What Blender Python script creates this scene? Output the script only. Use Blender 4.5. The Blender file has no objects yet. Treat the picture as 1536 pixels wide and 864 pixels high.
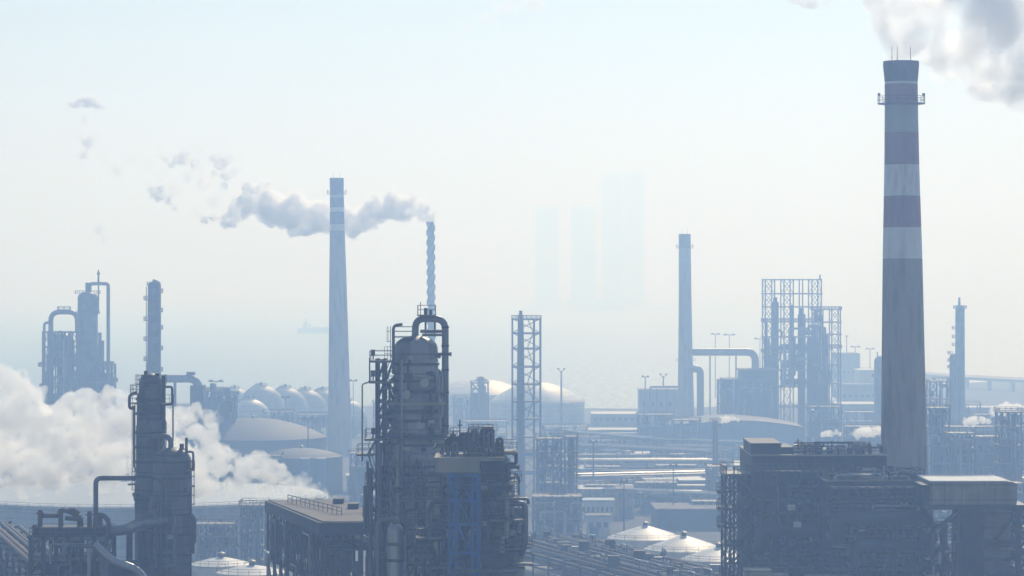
import bpy, math, random
from mathutils import Vector, Matrix
PI = math.pi
scene = bpy.context.scene
COL = scene.collection
F, EYE, H = 4355.0, 425.0, 75.0        # focal length in photo pixels, eye-level row, camera height (m)

# ---------------------------------------------------------------- mesh builder
class MB:
    def __init__(s): s.v, s.f, s.sm = [], [], []
    def add(s, vs, fs, smooth=False):
        o = len(s.v); s.v += [Vector(p) for p in vs]
        for f in fs: s.f.append([i + o for i in f]); s.sm.append(smooth)
    def boxb(s, x0, x1, y0, y1, z0, z1):
        s.add([(x0,y0,z0),(x1,y0,z0),(x1,y1,z0),(x0,y1,z0),(x0,y0,z1),(x1,y0,z1),(x1,y1,z1),(x0,y1,z1)],
              [(0,3,2,1),(4,5,6,7),(0,1,5,4),(1,2,6,5),(2,3,7,6),(3,0,4,7)])
        return s
    def prism(s, pts, z0, z1):
        n = len(pts)
        s.add([(p[0],p[1],z0) for p in pts] + [(p[0],p[1],z1) for p in pts],
              [list(range(n))[::-1], list(range(n, 2*n))] + [(i,(i+1)%n,(i+1)%n+n,i+n) for i in range(n)])
        return s
    def beam(s, a, b, w, h=None):
        a, b = Vector(a), Vector(b); h = h or w
        d = (b - a)
        if d.length < 1e-5: return s
        d.normalize()
        up = Vector((0,0,1)) if abs(d.z) < .95 else Vector((0,1,0))
        sx = d.cross(up).normalized(); sy = sx.cross(d).normalized()
        q = [sx*(-w/2)+sy*(-h/2), sx*(w/2)+sy*(-h/2), sx*(w/2)+sy*(h/2), sx*(-w/2)+sy*(h/2)]
        s.add([a+k for k in q] + [b+k for k in q], [(0,1,2,3),(7,6,5,4),(1,0,4,5),(2,1,5,6),(3,2,6,7),(0,3,7,4)])
        return s
    def tube(s, a, b, r0, r1=None, n=12, cap=True):
        return s.sweep([Vector(a), Vector(b)], [r0, r0 if r1 is None else r1], n, cap)
    def sweep(s, pts, r, n=10, cap=True):
        pts = [Vector(p) for p in pts]; m = len(pts)
        if not isinstance(r, (list, tuple)): r = [r]*m
        d0 = (pts[1]-pts[0]).normalized()
        ref = Vector((0,0,1)) if abs(d0.z) < .9 else Vector((1,0,0))
        sx = d0.cross(ref).normalized()
        vs = []
        for i, p in enumerate(pts):
            d = (pts[min(i+1,m-1)] - pts[max(i-1,0)]).normalized()
            sx = (sx - d*sx.dot(d)).normalized(); sy = d.cross(sx)
            for k in range(n):
                a = 2*PI*k/n; vs.append(p + (sx*math.cos(a) + sy*math.sin(a))*r[i])
        fs = [(i*n+k, i*n+(k+1)%n, (i+1)*n+(k+1)%n, (i+1)*n+k) for i in range(m-1) for k in range(n)]
        s.add(vs, fs, True)
        if cap:
            s.add(vs[:n], [list(range(n))[::-1]]); s.add(vs[-n:], [list(range(n))])
        return s
    def pipe(s, pts, r, R=None, n=10, cap=True):
        """a pipe with rounded elbows"""
        pts = [Vector(p) for p in pts]; R = R or r*2.2; out = [pts[0]]
        for i in range(1, len(pts)-1):
            a, b, c = pts[i-1], pts[i], pts[i+1]
            u, w = (a-b), (c-b); q = min(R, u.length*.49, w.length*.49); u.normalize(); w.normalize()
            if u.dot(w) < -.999: continue
            p0, p2 = b+u*q, b+w*q
            for k in range(7):
                t = k/6; out.append(p0*(1-t)**2 + b*2*t*(1-t) + p2*t*t)
        out.append(pts[-1])
        return s.sweep(out, r, n, cap)
    def lathe(s, cx, cy, prof, n=24, lean=(0,0), a0=0, a1=2*PI, smooth=True):
        full = abs(a1-a0-2*PI) < 1e-6; nn = n if full else n+1
        zb = prof[0][1]; vs = []
        for r, z in prof:
            ox, oy = lean[0]*(z-zb), lean[1]*(z-zb)
            for k in range(nn):
                a = a0 + (a1-a0)*k/n; vs.append((cx+ox+r*math.cos(a), cy+oy+r*math.sin(a), z))
        fs = []
        for i in range(len(prof)-1):
            for k in range(n):
                k2 = (k+1) % nn
                fs.append((i*nn+k, i*nn+k2, (i+1)*nn+k2, (i+1)*nn+k))
        s.add(vs, fs, smooth)
        if full:
            if prof[0][0] > 1e-4: s.add(vs[:nn], [list(range(nn))[::-1]])
            if prof[-1][0] > 1e-4: s.add(vs[-nn:], [list(range(nn))])
        return s
    def build(s, name, mat, parent=None, root=None, loc=None):
        base = Vector(loc) if loc is not None else (Vector(root.location) if root else Vector((0,0,0)))
        me = bpy.data.meshes.new(name)
        me.from_pydata([tuple(p - base) for p in s.v], [], s.f)
        me.polygons.foreach_set('use_smooth', s.sm)
        me.materials.append(mat); me.update()
        # 40 degree creases keep flat rims crisp on smooth shells
        if any(s.sm):
            try: me.set_sharp_from_angle(angle=math.radians(42))
            except Exception: pass
        o = bpy.data.objects.new(name, me); COL.objects.link(o)
        if parent: o.parent = parent
        elif loc is not None: o.location = loc
        return o

def tag(o, label=None, cat=None, group=None, kind=None):
    if label: o['label'] = label
    if cat: o['category'] = cat
    if group: o['group'] = group
    if kind: o['kind'] = kind
    return o
def thing(name, loc, label, cat, group=None):
    o = bpy.data.objects.new(name, None); COL.objects.link(o); o.location = loc; o.empty_display_size = 1
    return tag(o, label, cat, group)
def part(root, name, mb, mat, under=None, label=None):
    o = mb.build(name, mat, under or root, root)
    if label: o['label'] = label
    return o
def single(name, mb, mat, loc, label, cat, group=None):
    return tag(mb.build(name, mat, None, None, loc), label, cat, group)
def dup(root, loc, label=None):
    r = root.copy(); COL.objects.link(r); r.location = loc
    if label: r['label'] = label
    for ch in root.children:
        c = ch.copy(); COL.objects.link(c); c.parent = r
        for g in ch.children:
            d = g.copy(); COL.objects.link(d); d.parent = c
    return r

class U:
    """metres of a plane Z metres away, measured off photo rows and columns"""
    def __init__(s, Z): s.Z, s.m = Z, Z/F
    def x(s, px): return (px-768)*s.m
    def z(s, py): return H + (EYE-py)*s.m
    def p(s, px, py, dy=0): return Vector((s.x(px), s.Z+dy, s.z(py)))

# ---------------------------------------------------------------- materials
def mat(name, col, rough=.6, metal=0., var=.25, scale=.6, streak=True, stain=None, spec=.35):
    m = bpy.data.materials.new(name); m.use_nodes = True
    nt = m.node_tree; b = nt.nodes['Principled BSDF']
    b.inputs['Roughness'].default_value = rough; b.inputs['Metallic'].default_value = metal
    b.inputs['Specular IOR Level'].default_value = spec
    tc = nt.nodes.new('ShaderNodeTexCoord'); mp = nt.nodes.new('ShaderNodeMapping')
    mp.inputs['Scale'].default_value = (scale, scale, scale*.16 if streak else scale)
    nz = nt.nodes.new('ShaderNodeTexNoise'); nz.inputs['Scale'].default_value = 1; nz.inputs['Detail'].default_value = 7
    nz.inputs['Roughness'].default_value = .65
    rp = nt.nodes.new('ShaderNodeValToRGB')
    st = stain or tuple(c*(1-var*1.6) for c in col)
    rp.color_ramp.elements[0].position = .3; rp.color_ramp.elements[0].color = (*[max(c,0) for c in st], 1)
    rp.color_ramp.elements[1].position = .7; rp.color_ramp.elements[1].color = (*[min(1, c*(1+var*.5)) for c in col], 1)
    e = rp.color_ramp.elements.new(.5); e.color = (*col, 1)
    nt.links.new(tc.outputs['Object'], mp.inputs['Vector']); nt.links.new(mp.outputs[0], nz.inputs['Vector'])
    nt.links.new(nz.outputs['Fac'], rp.inputs[0]); nt.links.new(rp.outputs[0], b.inputs['Base Color'])
    return m
def plated(m, course=2.3, amount=.3):
    """insulation sheets: each plate a slightly different grey, dark seams between the courses"""
    nt = m.node_tree; b = nt.nodes['Principled BSDF']; src = b.inputs['Base Color'].links[0].from_socket
    tc = nt.nodes.new('ShaderNodeTexCoord'); mp = nt.nodes.new('ShaderNodeMapping'); mp.inputs['Scale'].default_value = (.45,.45,1/course)
    vo = nt.nodes.new('ShaderNodeTexVoronoi'); vo.distance = 'CHEBYCHEV'; vo.inputs['Scale'].default_value = 1; vo.inputs['Randomness'].default_value = .55
    nt.links.new(tc.outputs['Object'], mp.inputs[0]); nt.links.new(mp.outputs[0], vo.inputs['Vector'])
    bw = nt.nodes.new('ShaderNodeRGBToBW'); nt.links.new(vo.outputs['Color'], bw.inputs[0])
    mr = nt.nodes.new('ShaderNodeMapRange'); mr.inputs[1].default_value = .2; mr.inputs[2].default_value = .8; mr.inputs[3].default_value = 1-amount; mr.inputs[4].default_value = 1+amount
    nt.links.new(bw.outputs[0], mr.inputs[0])
    sx = nt.nodes.new('ShaderNodeSeparateXYZ'); nt.links.new(tc.outputs['Object'], sx.inputs[0])
    dv = nt.nodes.new('ShaderNodeMath'); dv.operation = 'DIVIDE'; dv.inputs[1].default_value = course; nt.links.new(sx.outputs[2], dv.inputs[0])
    fr = nt.nodes.new('ShaderNodeMath'); fr.operation = 'FRACT'; nt.links.new(dv.outputs[0], fr.inputs[0])
    gt = nt.nodes.new('ShaderNodeMapRange'); gt.inputs[1].default_value = .03; gt.inputs[2].default_value = .07; gt.inputs[3].default_value = .45; gt.inputs[4].default_value = 1; nt.links.new(fr.outputs[0], gt.inputs[0])
    mu = nt.nodes.new('ShaderNodeMath'); mu.operation = 'MULTIPLY'; nt.links.new(mr.outputs[0], mu.inputs[0]); nt.links.new(gt.outputs[0], mu.inputs[1])
    mx = nt.nodes.new('ShaderNodeVectorMath'); mx.operation = 'SCALE'; nt.links.new(src, mx.inputs[0]); nt.links.new(mu.outputs[0], mx.inputs['Scale'])
    nt.links.new(mx.outputs[0], b.inputs['Base Color'])
    return m
M = dict(
    concrete = mat('concrete', (.36,.31,.255), .85, var=.36, scale=.55),
    band_red = mat('faded_red_paint', (.32,.17,.20), .7, var=.34, scale=.55, stain=(.20,.14,.14)),
    band_white = mat('weathered_white_paint', (.80,.78,.75), .7, var=.2, scale=.55, stain=(.5,.47,.44)),
    band_grey = mat('weathered_grey_band', (.40,.42,.40), .75, var=.2, scale=.3),
    cap = mat('sooty_concrete', (.17,.16,.17), .85, var=.3, scale=.4),
    steel = mat('dark_steel', (.045,.045,.048), .6, .2, var=.35, scale=.5, stain=(.045,.032,.026)),
    rust = mat('rusted_steel', (.13,.085,.065), .75, .1, var=.4, scale=.7),
    rail = mat('railing_steel', (.10,.085,.075), .6, .2, var=.3),
    pipe = mat('insulated_pipe', (.16,.16,.165), .45, .5, var=.3, scale=.5),
    alu = mat('aluminium_cladding', (.36,.37,.38), .38, .6, var=.25, scale=.4),
    shell = mat('grey_vessel_shell', (.11,.11,.112), .5, .25, var=.35, scale=.35, stain=(.065,.052,.044)),
    shell_light = mat('pale_vessel_shell', (.27,.265,.26), .5, .2, var=.3, scale=.35, stain=(.12,.10,.085)),
    tank = mat('white_tank_paint', (.62,.62,.61), .5, var=.12, scale=.12, stain=(.46,.44,.41)),
    dome_dark = mat('dull_dome_paint', (.07,.072,.075), .7, var=.15, scale=.1),
    tank_grey = mat('grey_tank_paint', (.36,.37,.38), .55, var=.14, scale=.1, stain=(.27,.26,.25)),
    blue = mat('blue_steel_paint', (.016,.09,.33), .55, var=.4, scale=.8, stain=(.05,.06,.09)),
    lightblue = mat('pale_blue_cladding', (.10,.20,.33), .5, var=.15, scale=.3),
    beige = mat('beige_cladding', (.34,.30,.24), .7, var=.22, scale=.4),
    brick = mat('ochre_render', (.36,.23,.15), .8, var=.25, scale=.5),
    roof = mat('flat_roof_felt', (.20,.17,.145), .85, var=.35, scale=.25, streak=False),
    shed = mat('grey_sheeting', (.30,.31,.32), .5, .2, var=.2, scale=.2),
    white = mat('white_render', (.62,.61,.59), .7, var=.15, scale=.4),
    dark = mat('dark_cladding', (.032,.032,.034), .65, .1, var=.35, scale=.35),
    grate = mat('deck_grating', (.17,.16,.15), .6, .3, var=.3, scale=1, streak=False),
    glass = mat('window_glass', (.04,.05,.06), .15, var=.2),
    tower = mat('far_tower_facade', (.30,.32,.34), .5, var=.1, scale=.05),
    haze_pale = mat('haze_faded_facade', (.85,.72,.63), .7, var=.05, scale=.05),  # pale warm facade colour adds to the haze fading the far towers
    hull = mat('ship_hull_paint', (.10,.11,.12), .6, var=.2, scale=.1),
)

for k in ('shell','shell_light','dark'): plated(M[k])
plated(M['tank'],2.4,.08); plated(M['tank_grey'],2.4,.1); plated(M['beige'],2.0,.15)
# ---------------------------------------------------------------- camera, sky, sun
cam = bpy.data.cameras.new('camera'); co = bpy.data.objects.new('camera', cam); COL.objects.link(co)
co.location = (0,0,H); co.rotation_euler = (PI/2,0,0)
cam.sensor_width = 36; cam.lens = 36*F/1536; cam.shift_y = -(EYE-432)/1536*-1 if False else (432-EYE)/1536*-1
cam.clip_start = 1; cam.clip_end = 60000
scene.camera = co
SUN_AZ, SUN_EL = math.radians(12), math.radians(38)      # azimuth clockwise from +Y
w = bpy.data.worlds.new('World'); scene.world = w; w.use_nodes = True
nt = w.node_tree; bg = nt.nodes['Background']
sky = nt.nodes.new('ShaderNodeTexSky'); sky.sky_type = 'NISHITA'; sky.sun_disc = False
sky.sun_elevation = SUN_EL; sky.sun_rotation = SUN_AZ; sky.altitude = 50; sky.air_density = 1.2; sky.dust_density = .3; sky.ozone_density = 3
nt.links.new(sky.outputs[0], bg.inputs[0]); bg.inputs[1].default_value = .08
sl = bpy.data.lights.new('sun', 'SUN'); sl.energy = 4.2; sl.angle = math.radians(.6); sl.color = (1,.99,.975)
so = bpy.data.objects.new('sun', sl); COL.objects.link(so)
sd = Vector((math.sin(SUN_AZ)*math.cos(SUN_EL), math.cos(SUN_AZ)*math.cos(SUN_EL), math.sin(SUN_EL)))
so.rotation_euler = sd.to_track_quat('Z','Y').to_euler(); so.location = (300,900,500)
vs = scene.view_settings; vs.view_transform = 'Standard'; vs.look = 'None'; vs.gamma = 1; vs.exposure = -0.18; vs.use_curve_mapping = False
cy = scene.cycles
cy.use_denoising = True; cy.max_bounces = 26; cy.diffuse_bounces = 3; cy.glossy_bounces = 2; cy.transmission_bounces = 2
cy.volume_bounces = 24; cy.volume_step_rate = 1.0; cy.volume_max_steps = 256; cy.sample_clamp_indirect = 8

# ---------------------------------------------------------------- land, sea, roads
random.seed(3)
mb = MB()
shore = [(-6000,1850),(-900,1830),(-420,1800),(-150,1790),(-60,1770),(40,1745),(90,1735),(150,1790),(260,1900),(300,2150),(380,2230),(600,2100),(900,1950),(6000,1900)]
mb.add([(x,y,0) for x,y in shore] + [(6000,-250,0),(-6000,-250,0)], [list(range(len(shore)+2))[::-1]])
mb.add([(x,y,0) for x,y in shore] + [(x,y,-2.6) for x,y in shore], [(i,i+1,i+1+len(shore),i+len(shore)) for i in range(len(shore)-1)])
gm = mat('refinery_ground', (.075,.075,.07), .9, var=.4, scale=.03, streak=False)
tag(mb.build('ground', gm), kind='structure')
wm = bpy.data.materials.new('sea_water'); wm.use_nodes = True
nt = wm.node_tree; b = nt.nodes['Principled BSDF']
b.inputs['Base Color'].default_value = (.20,.30,.32,1); b.inputs['Roughness'].default_value = .5; b.inputs['IOR'].default_value = 1.33
tc = nt.nodes.new('ShaderNodeTexCoord'); mp = nt.nodes.new('ShaderNodeMapping'); mp.inputs['Scale'].default_value = (.12,.05,.1)
nz = nt.nodes.new('ShaderNodeTexNoise'); nz.inputs['Scale'].default_value = 1; nz.inputs['Detail'].default_value = 5
bp = nt.nodes.new('ShaderNodeBump'); bp.inputs['Strength'].default_value = 1; bp.inputs['Distance'].default_value = 2.4
nt.links.new(tc.outputs['Object'], mp.inputs[0]); nt.links.new(mp.outputs[0], nz.inputs[0]); nt.links.new(nz.outputs['Fac'], bp.inputs['Height']); nt.links.new(bp.outputs[0], b.inputs['Normal'])
mb = MB(); mb.add([(-6000,1500,-2),(6000,1500,-2),(6000,20000,-2),(-6000,20000,-2)], [(0,1,2,3)])
tag(mb.build('sea', wm), kind='structure')
rm = mat('asphalt', (.055,.055,.055), .85, var=.25, scale=.1, streak=False)
for k, (x0,x1,y0,y1) in enumerate([(-500,700,1118,1130),(-500,700,1398,1408),(96,106,700,1117),(-500,700,905,915),(-70,-60,1131,1397)]):
    mb = MB(); z = .02 + .006*k; mb.add([(x0,y0,z),(x1,y0,z),(x1,y1,z),(x0,y1,z)], [(0,1,2,3)])
    tag(mb.build('road', rm), kind='structure')

# ---------------------------------------------------------------- haze
hm = bpy.data.materials.new('haze_air'); hm.use_nodes = True
nt = hm.node_tree; nt.nodes.remove(nt.nodes['Principled BSDF'])
pv = nt.nodes.new('ShaderNodeVolumePrincipled')
HAZE_DENS, HAZE_COL = 8.4e-4, (.37,.585,1.0)
pv.inputs['Color'].default_value = (*HAZE_COL,1); pv.inputs['Density'].default_value = HAZE_DENS
pv.inputs['Anisotropy'].default_value = .45; pv.inputs['Absorption Color'].default_value = (1,1,1,1)
nt.links.new(pv.outputs[0], nt.nodes['Material Output'].inputs['Volume'])
mb = MB(); mb.boxb(-6000.5,6000.5,-260,20050,-3.6,396)
tag(mb.build('haze', hm), 'pale blue haze over the refinery and the sea', kind='stuff')
def ring_deck(root, cx, cy, z, r0, r1, a0=0, a1=2*PI, n=24, rail=1.1, mat_='grate', post=.05, thick=.12, name='platform'):
    mb = MB()
    full = abs(a1-a0-2*PI) < 1e-6
    k = n if full else n+1; vs = []
    for (r, zz) in ((r0,z),(r1,z),(r1,z-thick),(r0,z-thick)):
        for i in range(k):
            a = a0+(a1-a0)*i/n; vs.append((cx+r*math.cos(a), cy+r*math.sin(a), zz))
    fs = []
    for q in range(4):
        q2 = (q+1) % 4
        for i in range(n):
            j = (i+1) % k; fs.append((q*k+i, q2*k+i, q2*k+j, q*k+j))
    mb.add(vs, fs)
    d = part(root, name, mb, M[mat_])
    if rail:
        mb = MB(); N = max(6, int((a1-a0)*r1/1.5))
        pr = [(cx+(r1-.05)*math.cos(a0+(a1-a0)*i/N), cy+(r1-.05)*math.sin(a0+(a1-a0)*i/N)) for i in range(N+1)]
        for i in range(N + (0 if full else 1)): mb.beam((*pr[i],z), (*pr[i],z+rail), post)
        for hh in (rail, rail*.5):
            for i in range(N): mb.beam((*pr[i],z+hh), (*pr[i+1],z+hh), post)
        part(root, 'railing', mb, M['rail'], d)
    return d
def ladder(root, x, y, z0, z1, w=.5, face=(0,-1), cage=True, t=.06, name='ladder'):
    mb = MB(); fx, fy = face; sx, sy = -fy, fx
    for s in (-.5,.5): mb.beam((x+sx*w*s,y+sy*w*s,z0), (x+sx*w*s,y+sy*w*s,z1), t)
    z = z0
    while z < z1: mb.beam((x-sx*w/2,y-sy*w/2,z), (x+sx*w/2,y+sy*w/2,z), t*.7); z += .6
    if cage:
        z = z0+2.2; R = .42
        while z < z1:
            pts = [Vector((x+sx*R*math.cos(a)+fx*(R*math.sin(a)), y+sy*R*math.cos(a)+fy*(R*math.sin(a)), z)) for a in [PI*i/6 for i in range(7)]]
            for i in range(6): mb.beam(pts[i], pts[i+1], t*.8)
            z += 1.2
        for a in (PI/4, PI/2, 3*PI/4):
            q = (x+sx*R*math.cos(a)+fx*R*math.sin(a), y+sy*R*math.cos(a)+fy*R*math.sin(a)); mb.beam((*q,z0+2.2), (*q,z1), t*.6)
    return part(root, name, mb, M['rail'])

def chimney(name, Z, cx_base, cx_top, y_base, prof, bands, label, plat_rows, rods, n=40):
    """prof: [(row, half width px)] top to bottom; bands: [(row top, row bottom, material)]"""
    u = U(Z); zb = 0.0
    ztop = u.z(prof[0][0]); root = thing(name, (u.x(cx_base), Z, 0), label, 'chimney')
    yb = EYE + H/u.m
    cx = u.x(cx_base); lean = ((u.x(cx_top)-cx)/ztop, 0)
    def R(row):
        for (r0,w0),(r1,w1) in zip(prof, prof[1:]):
            if r0 <= row <= r1: return (w0+(w1-w0)*(row-r0)/(r1-r0))*u.m
        return prof[-1][1]*u.m
    rows = sorted({b[0] for b in bands} | {b[1] for b in bands} | {p[0] for p in prof})
    for (a, b, mm, nm) in bands:
        b = min(b, yb)
        rr = [b] + [r for r in rows[::-1] if a < r < b] + [a]
        mb = MB(); pr = [(R(r), u.z(r)) for r in rr]
        mb.lathe(cx + lean[0]*u.z(b), Z, pr, n, lean)
        if a == prof[0][0]:          # open mouth
            mb.f.pop(); mb.sm.pop()
            rt = R(a); mb.lathe(cx+lean[0]*u.z(a), Z, [(rt*.80,u.z(a)-6),(rt*.80,u.z(a)),(rt,u.z(a))], n)
        part(root, nm, mb, M[mm])
    for row in plat_rows:
        z = u.z(row); rr = R(row)
        ring_deck(root, cx+lean[0]*z, Z, z, rr*.98, rr+1.25, rail=1.15, post=.07)
    if plat_rows:
        z = u.z(plat_rows[0]); rr = R(plat_rows[0])+1.0
        for s in (-1,1):
            mb = MB(); x = cx+lean[0]*z+s*rr
            mb.tube((x,Z,z), (x,Z,z+1.3), .05, n=6).tube((x,Z,z+1.3), (x,Z,z+1.75), .24, n=8); part(root, 'warning_lamp', mb, M['rust'])
    for dx in rods:
        mb = MB(); x = cx+lean[0]*ztop+dx*u.m; mb.tube((x,Z-.3,ztop), (x,Z-.3,ztop+2.6), .07, .04, n=6); part(root, 'lightning_rod', mb, M['rail'])
    mb = MB(); r0, r1 = prof[-1][1]*u.m, prof[0][1]*u.m
    for s in (-.22,.22):
        mb.beam((cx+s,Z-r0-.12,0), (cx+s+lean[0]*ztop,Z-r1-.1,ztop), .08)
    for k in range(int(ztop/1.2)):
        t = k*1.2/ztop; mb.beam((cx-.22+lean[0]*ztop*t,Z-r0-.12+(r0-r1)*t,ztop*t), (cx+.22+lean[0]*ztop*t,Z-r0-.12+(r0-r1)*t,ztop*t), .05)
    return root
BIG = 5000
chimney('banded_chimney', 500, 1359, 1351.5, 0,
    [(92,26.5),(97,27),(123,24.6),(158,24.8),(247,26),(388,29.6),(720,35.2),(970,39.5),(BIG,40)],
    [(92,123,'cap','cap'),(123,126.5,'band_white','rim_band'),(126.5,158,'band_red','painted_band'),(158,199,'band_grey','painted_band'),(199,247,'band_red','painted_band'),
     (247,294,'band_white','painted_band'),(294,341,'band_red','painted_band'),(341,388,'band_white','painted_band'),(388,BIG,'concrete','shaft')],
    'tallest concrete chimney with faded red and white bands and ring platform', [155], [-14,-6,14], 48)
chimney('concrete_chimney', 1260, 510, 505, 0,
    [(267,10.6),(290,10.4),(345,11.2),(420,13),(700,18.5),(740,19.4),(BIG,19.5)],
    [(267,291,'cap','cap'),(291,296,'band_white','painted_band'),(296,311,'cap','painted_band'),(311,318,'band_white','painted_band'),(318,336,'cap','painted_band'),(336,346,'band_white','painted_band'),(346,BIG,'concrete','shaft')],
    'slim grey concrete chimney with pale rings, drifting smoke passing behind it', [291], [-5,5], 32)
rt = chimney('concrete_chimney', 1450, 1029, 1027, 0,
    [(351,9),(440,9.6),(525,10.6),(620,12.6),(660,13),(BIG,13)],
    [(351,372,'cap','cap'),(372,395,'band_grey','painted_band'),(395,BIG,'concrete','shaft')],
    'shortest grey chimney with a flue duct running to the open steel frame', [372], [-4,4], 28)
u = U(1450)
mb = MB(); mb.pipe([u.p(1035,528), u.p(1133,528), u.p(1133,580)], 5.6*u.m, 14*u.m, 16); part(rt, 'flue_duct', mb, M['pipe'])
mb = MB(); mb.pipe([u.p(1033,553,-3), u.p(1050,553,-3), u.p(1050,640,-3)], 5.5*u.m, 11*u.m, 14); part(rt, 'flue_duct', mb, M['pipe'])
mb = MB()
for px in (1065,1104): mb.beam(u.p(px,534), (u.x(px),1450,0), .7); 
part(rt, 'duct_support', mb, M['steel'])
ring_deck(rt, u.x(1028.5), 1450, u.z(541), 10.8*u.m, 15*u.m)
# thin spiral stack
u = U(1400); mb = MB()
x0, zt = u.x(646), u.z(333); prof = []
root = thing('flare_stack', (u.x(648),1400,0), 'thin pale stack with spiral strakes trailing smoke sideways', 'stack')
mb.lathe(u.x(648), 1400, [(5.2*u.m,0),(5.2*u.m,u.z(600)),(4.9*u.m,zt),(4.2*u.m,zt),(4.2*u.m,zt-3)], 20, (-2*u.m/zt,0)); part(root, 'shaft', mb, M['shell_light'])
for k in range(3):
    mb = MB(); pts = []
    for i in range(120):
        t = i/119; z = u.z(520)+(zt-u.z(520))*t; a = 2*PI*(k/3+t*4.2); xc = u.x(648)-2*u.m*z/zt
        pts.append(Vector((xc+5.5*u.m*math.cos(a), 1400+5.5*u.m*math.sin(a), z)))
    mb.sweep(pts, .42, 5); part(root, 'strake', mb, M['shell'])
def mframe(mb, x0, x1, y0, y1, zs, nx, ny, w, brace='x', bays=None, bw=.45):
    """steel frame: columns, beams at the levels zs and bracing on the outer faces"""
    X = [x0+(x1-x0)*i/nx for i in range(nx+1)]; Y = [y0+(y1-y0)*i/ny for i in range(ny+1)]
    for x in X:
        for y in Y: mb.beam((x,y,zs[0]), (x,y,zs[-1]+w*.4), w)
    for z in zs[1:]:
        for y in Y: mb.beam((x0,y,z-w*.3), (x1,y,z-w*.3), w*.75, w*.9)
        for x in X: mb.beam((x,y0,z-w*.34), (x,y1,z-w*.34), w*.7, w*.85)
    if brace:
        for (za, zb) in zip(zs, zs[1:]):
            for k, (a, b) in enumerate(zip(X, X[1:])):
                if bays and k not in bays: continue
                for y in (Y[0], Y[-1]):
                    yy = y + (-.02 if y == Y[0] else .02)
                    if brace in 'x/': mb.beam((a,yy,za), (b,yy,zb), w*bw)
                    if brace == 'x': mb.beam((b,yy+.03,za), (a,yy+.03,zb), w*bw)
                    if brace == 'k': mb.beam((a,yy,za), ((a+b)/2,yy,zb), w*.45).beam((b,yy,za), ((a+b)/2,yy,zb), w*.45)
            for a, b in zip(Y, Y[1:]):
                for x in (X[0], X[-1]):
                    xx = x + (-.02 if x == X[0] else .02)
                    mb.beam((xx,a,za), (xx,b,zb), w*bw)
    return mb
def rails(mb, pts, z, h=1.1, t=.055, gap=1.6):
    for a, b in zip(pts, pts[1:]):
        a, b = Vector((*a,z)), Vector((*b,z)); n = max(1, int((b-a).length/gap))
        for i in range(n+1): p = a.lerp(b, i/n); mb.beam(p, p+Vector((0,0,h)), t)
        for q in (h, h*.52): mb.beam(a+Vector((0,0,q)), b+Vector((0,0,q)), t)
    return mb
def deck(root, x0, x1, y0, y1, z, t=.15, m='grate', rail=True, th=.055, sides='flrb', name='deck'):
    d = part(root, name, MB().boxb(x0,x1,y0,y1,z-t,z), M[m])
    if rail:
        mb = MB(); e = .06
        c = dict(f=((x0+e,y0+e),(x1-e,y0+e)), r=((x1-e,y0+e),(x1-e,y1-e)), b=((x1-e,y1-e),(x0+e,y1-e)), l=((x0+e,y1-e),(x0+e,y0+e)))
        for s in sides: rails(mb, c[s], z, t=th)
        part(root, 'railing', mb, M['rail'], d)
    return d
def head(r, z0, up=1, k=.5, n=5):
    """2:1 dished end from the shoulder at z0"""
    return [(max(r*math.cos(PI/2*i/n), 0.0), z0+up*r*k*math.sin(PI/2*i/n)) for i in range(n+1)]
def vdrum(root, x, y, z0, z1, r, m='shell', name='drum', n=18, skirt=True):
    mb = MB(); pr = ([(r*.92,z0),(r*.92,z0+r*.5)] if skirt else []) + [(r,z0+r*.5),(r,z1-r*.5)] + head(r,z1-r*.5)[1:]
    mb.lathe(x,y,pr,n)
    zz = z0+r
    while zz < z1-r: mb.lathe(x,y,[(r*1.0,zz),(r*1.035,zz+.03),(r*1.035,zz+.16),(r*1.0,zz+.19)],n); zz += max(2.5,r*1.6)
    return part(root, name, mb, M[m])
def hdrum(root, x0, x1, y, z, r, m='shell', name='drum', n=14):
    mb = MB(); pts = []; rr = []
    for i in range(5): a = PI/2*i/4; pts.append((x0+r*.5-r*.5*math.cos(a),y,z)); rr.append(max(.02,r*math.sin(a)))
    for i in range(5): a = PI/2*i/4; pts.append((x1-r*.5+r*.5*math.sin(a),y,z)); rr.append(max(.02,r*math.cos(a)))
    mb.sweep(pts, rr, n)
    for t in (.25,.75): xx = x0+(x1-x0)*t; mb.boxb(xx-.15,xx+.15,y-r*.7,y+r*.7,z-r-.5,z-r*.4)
    return part(root, name, mb, M[m])
def finfan(root, x0, x1, y0, y1, z, n):
    """air-cooler bay: plenum box with round fan rings"""
    mb = MB().boxb(x0,x1,y0,y1,z,z+1.0)
    for i in range(n):
        cx = x0+(x1-x0)*(i+.5)/n; mb.lathe(cx,(y0+y1)/2,[((x1-x0)/n*.42,z+1),((x1-x0)/n*.42,z+1.7),((x1-x0)/n*.38,z+1.7),((x1-x0)/n*.38,z+1.1)],14)
    return part(root, 'air_cooler', mb, M['shell'])
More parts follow.
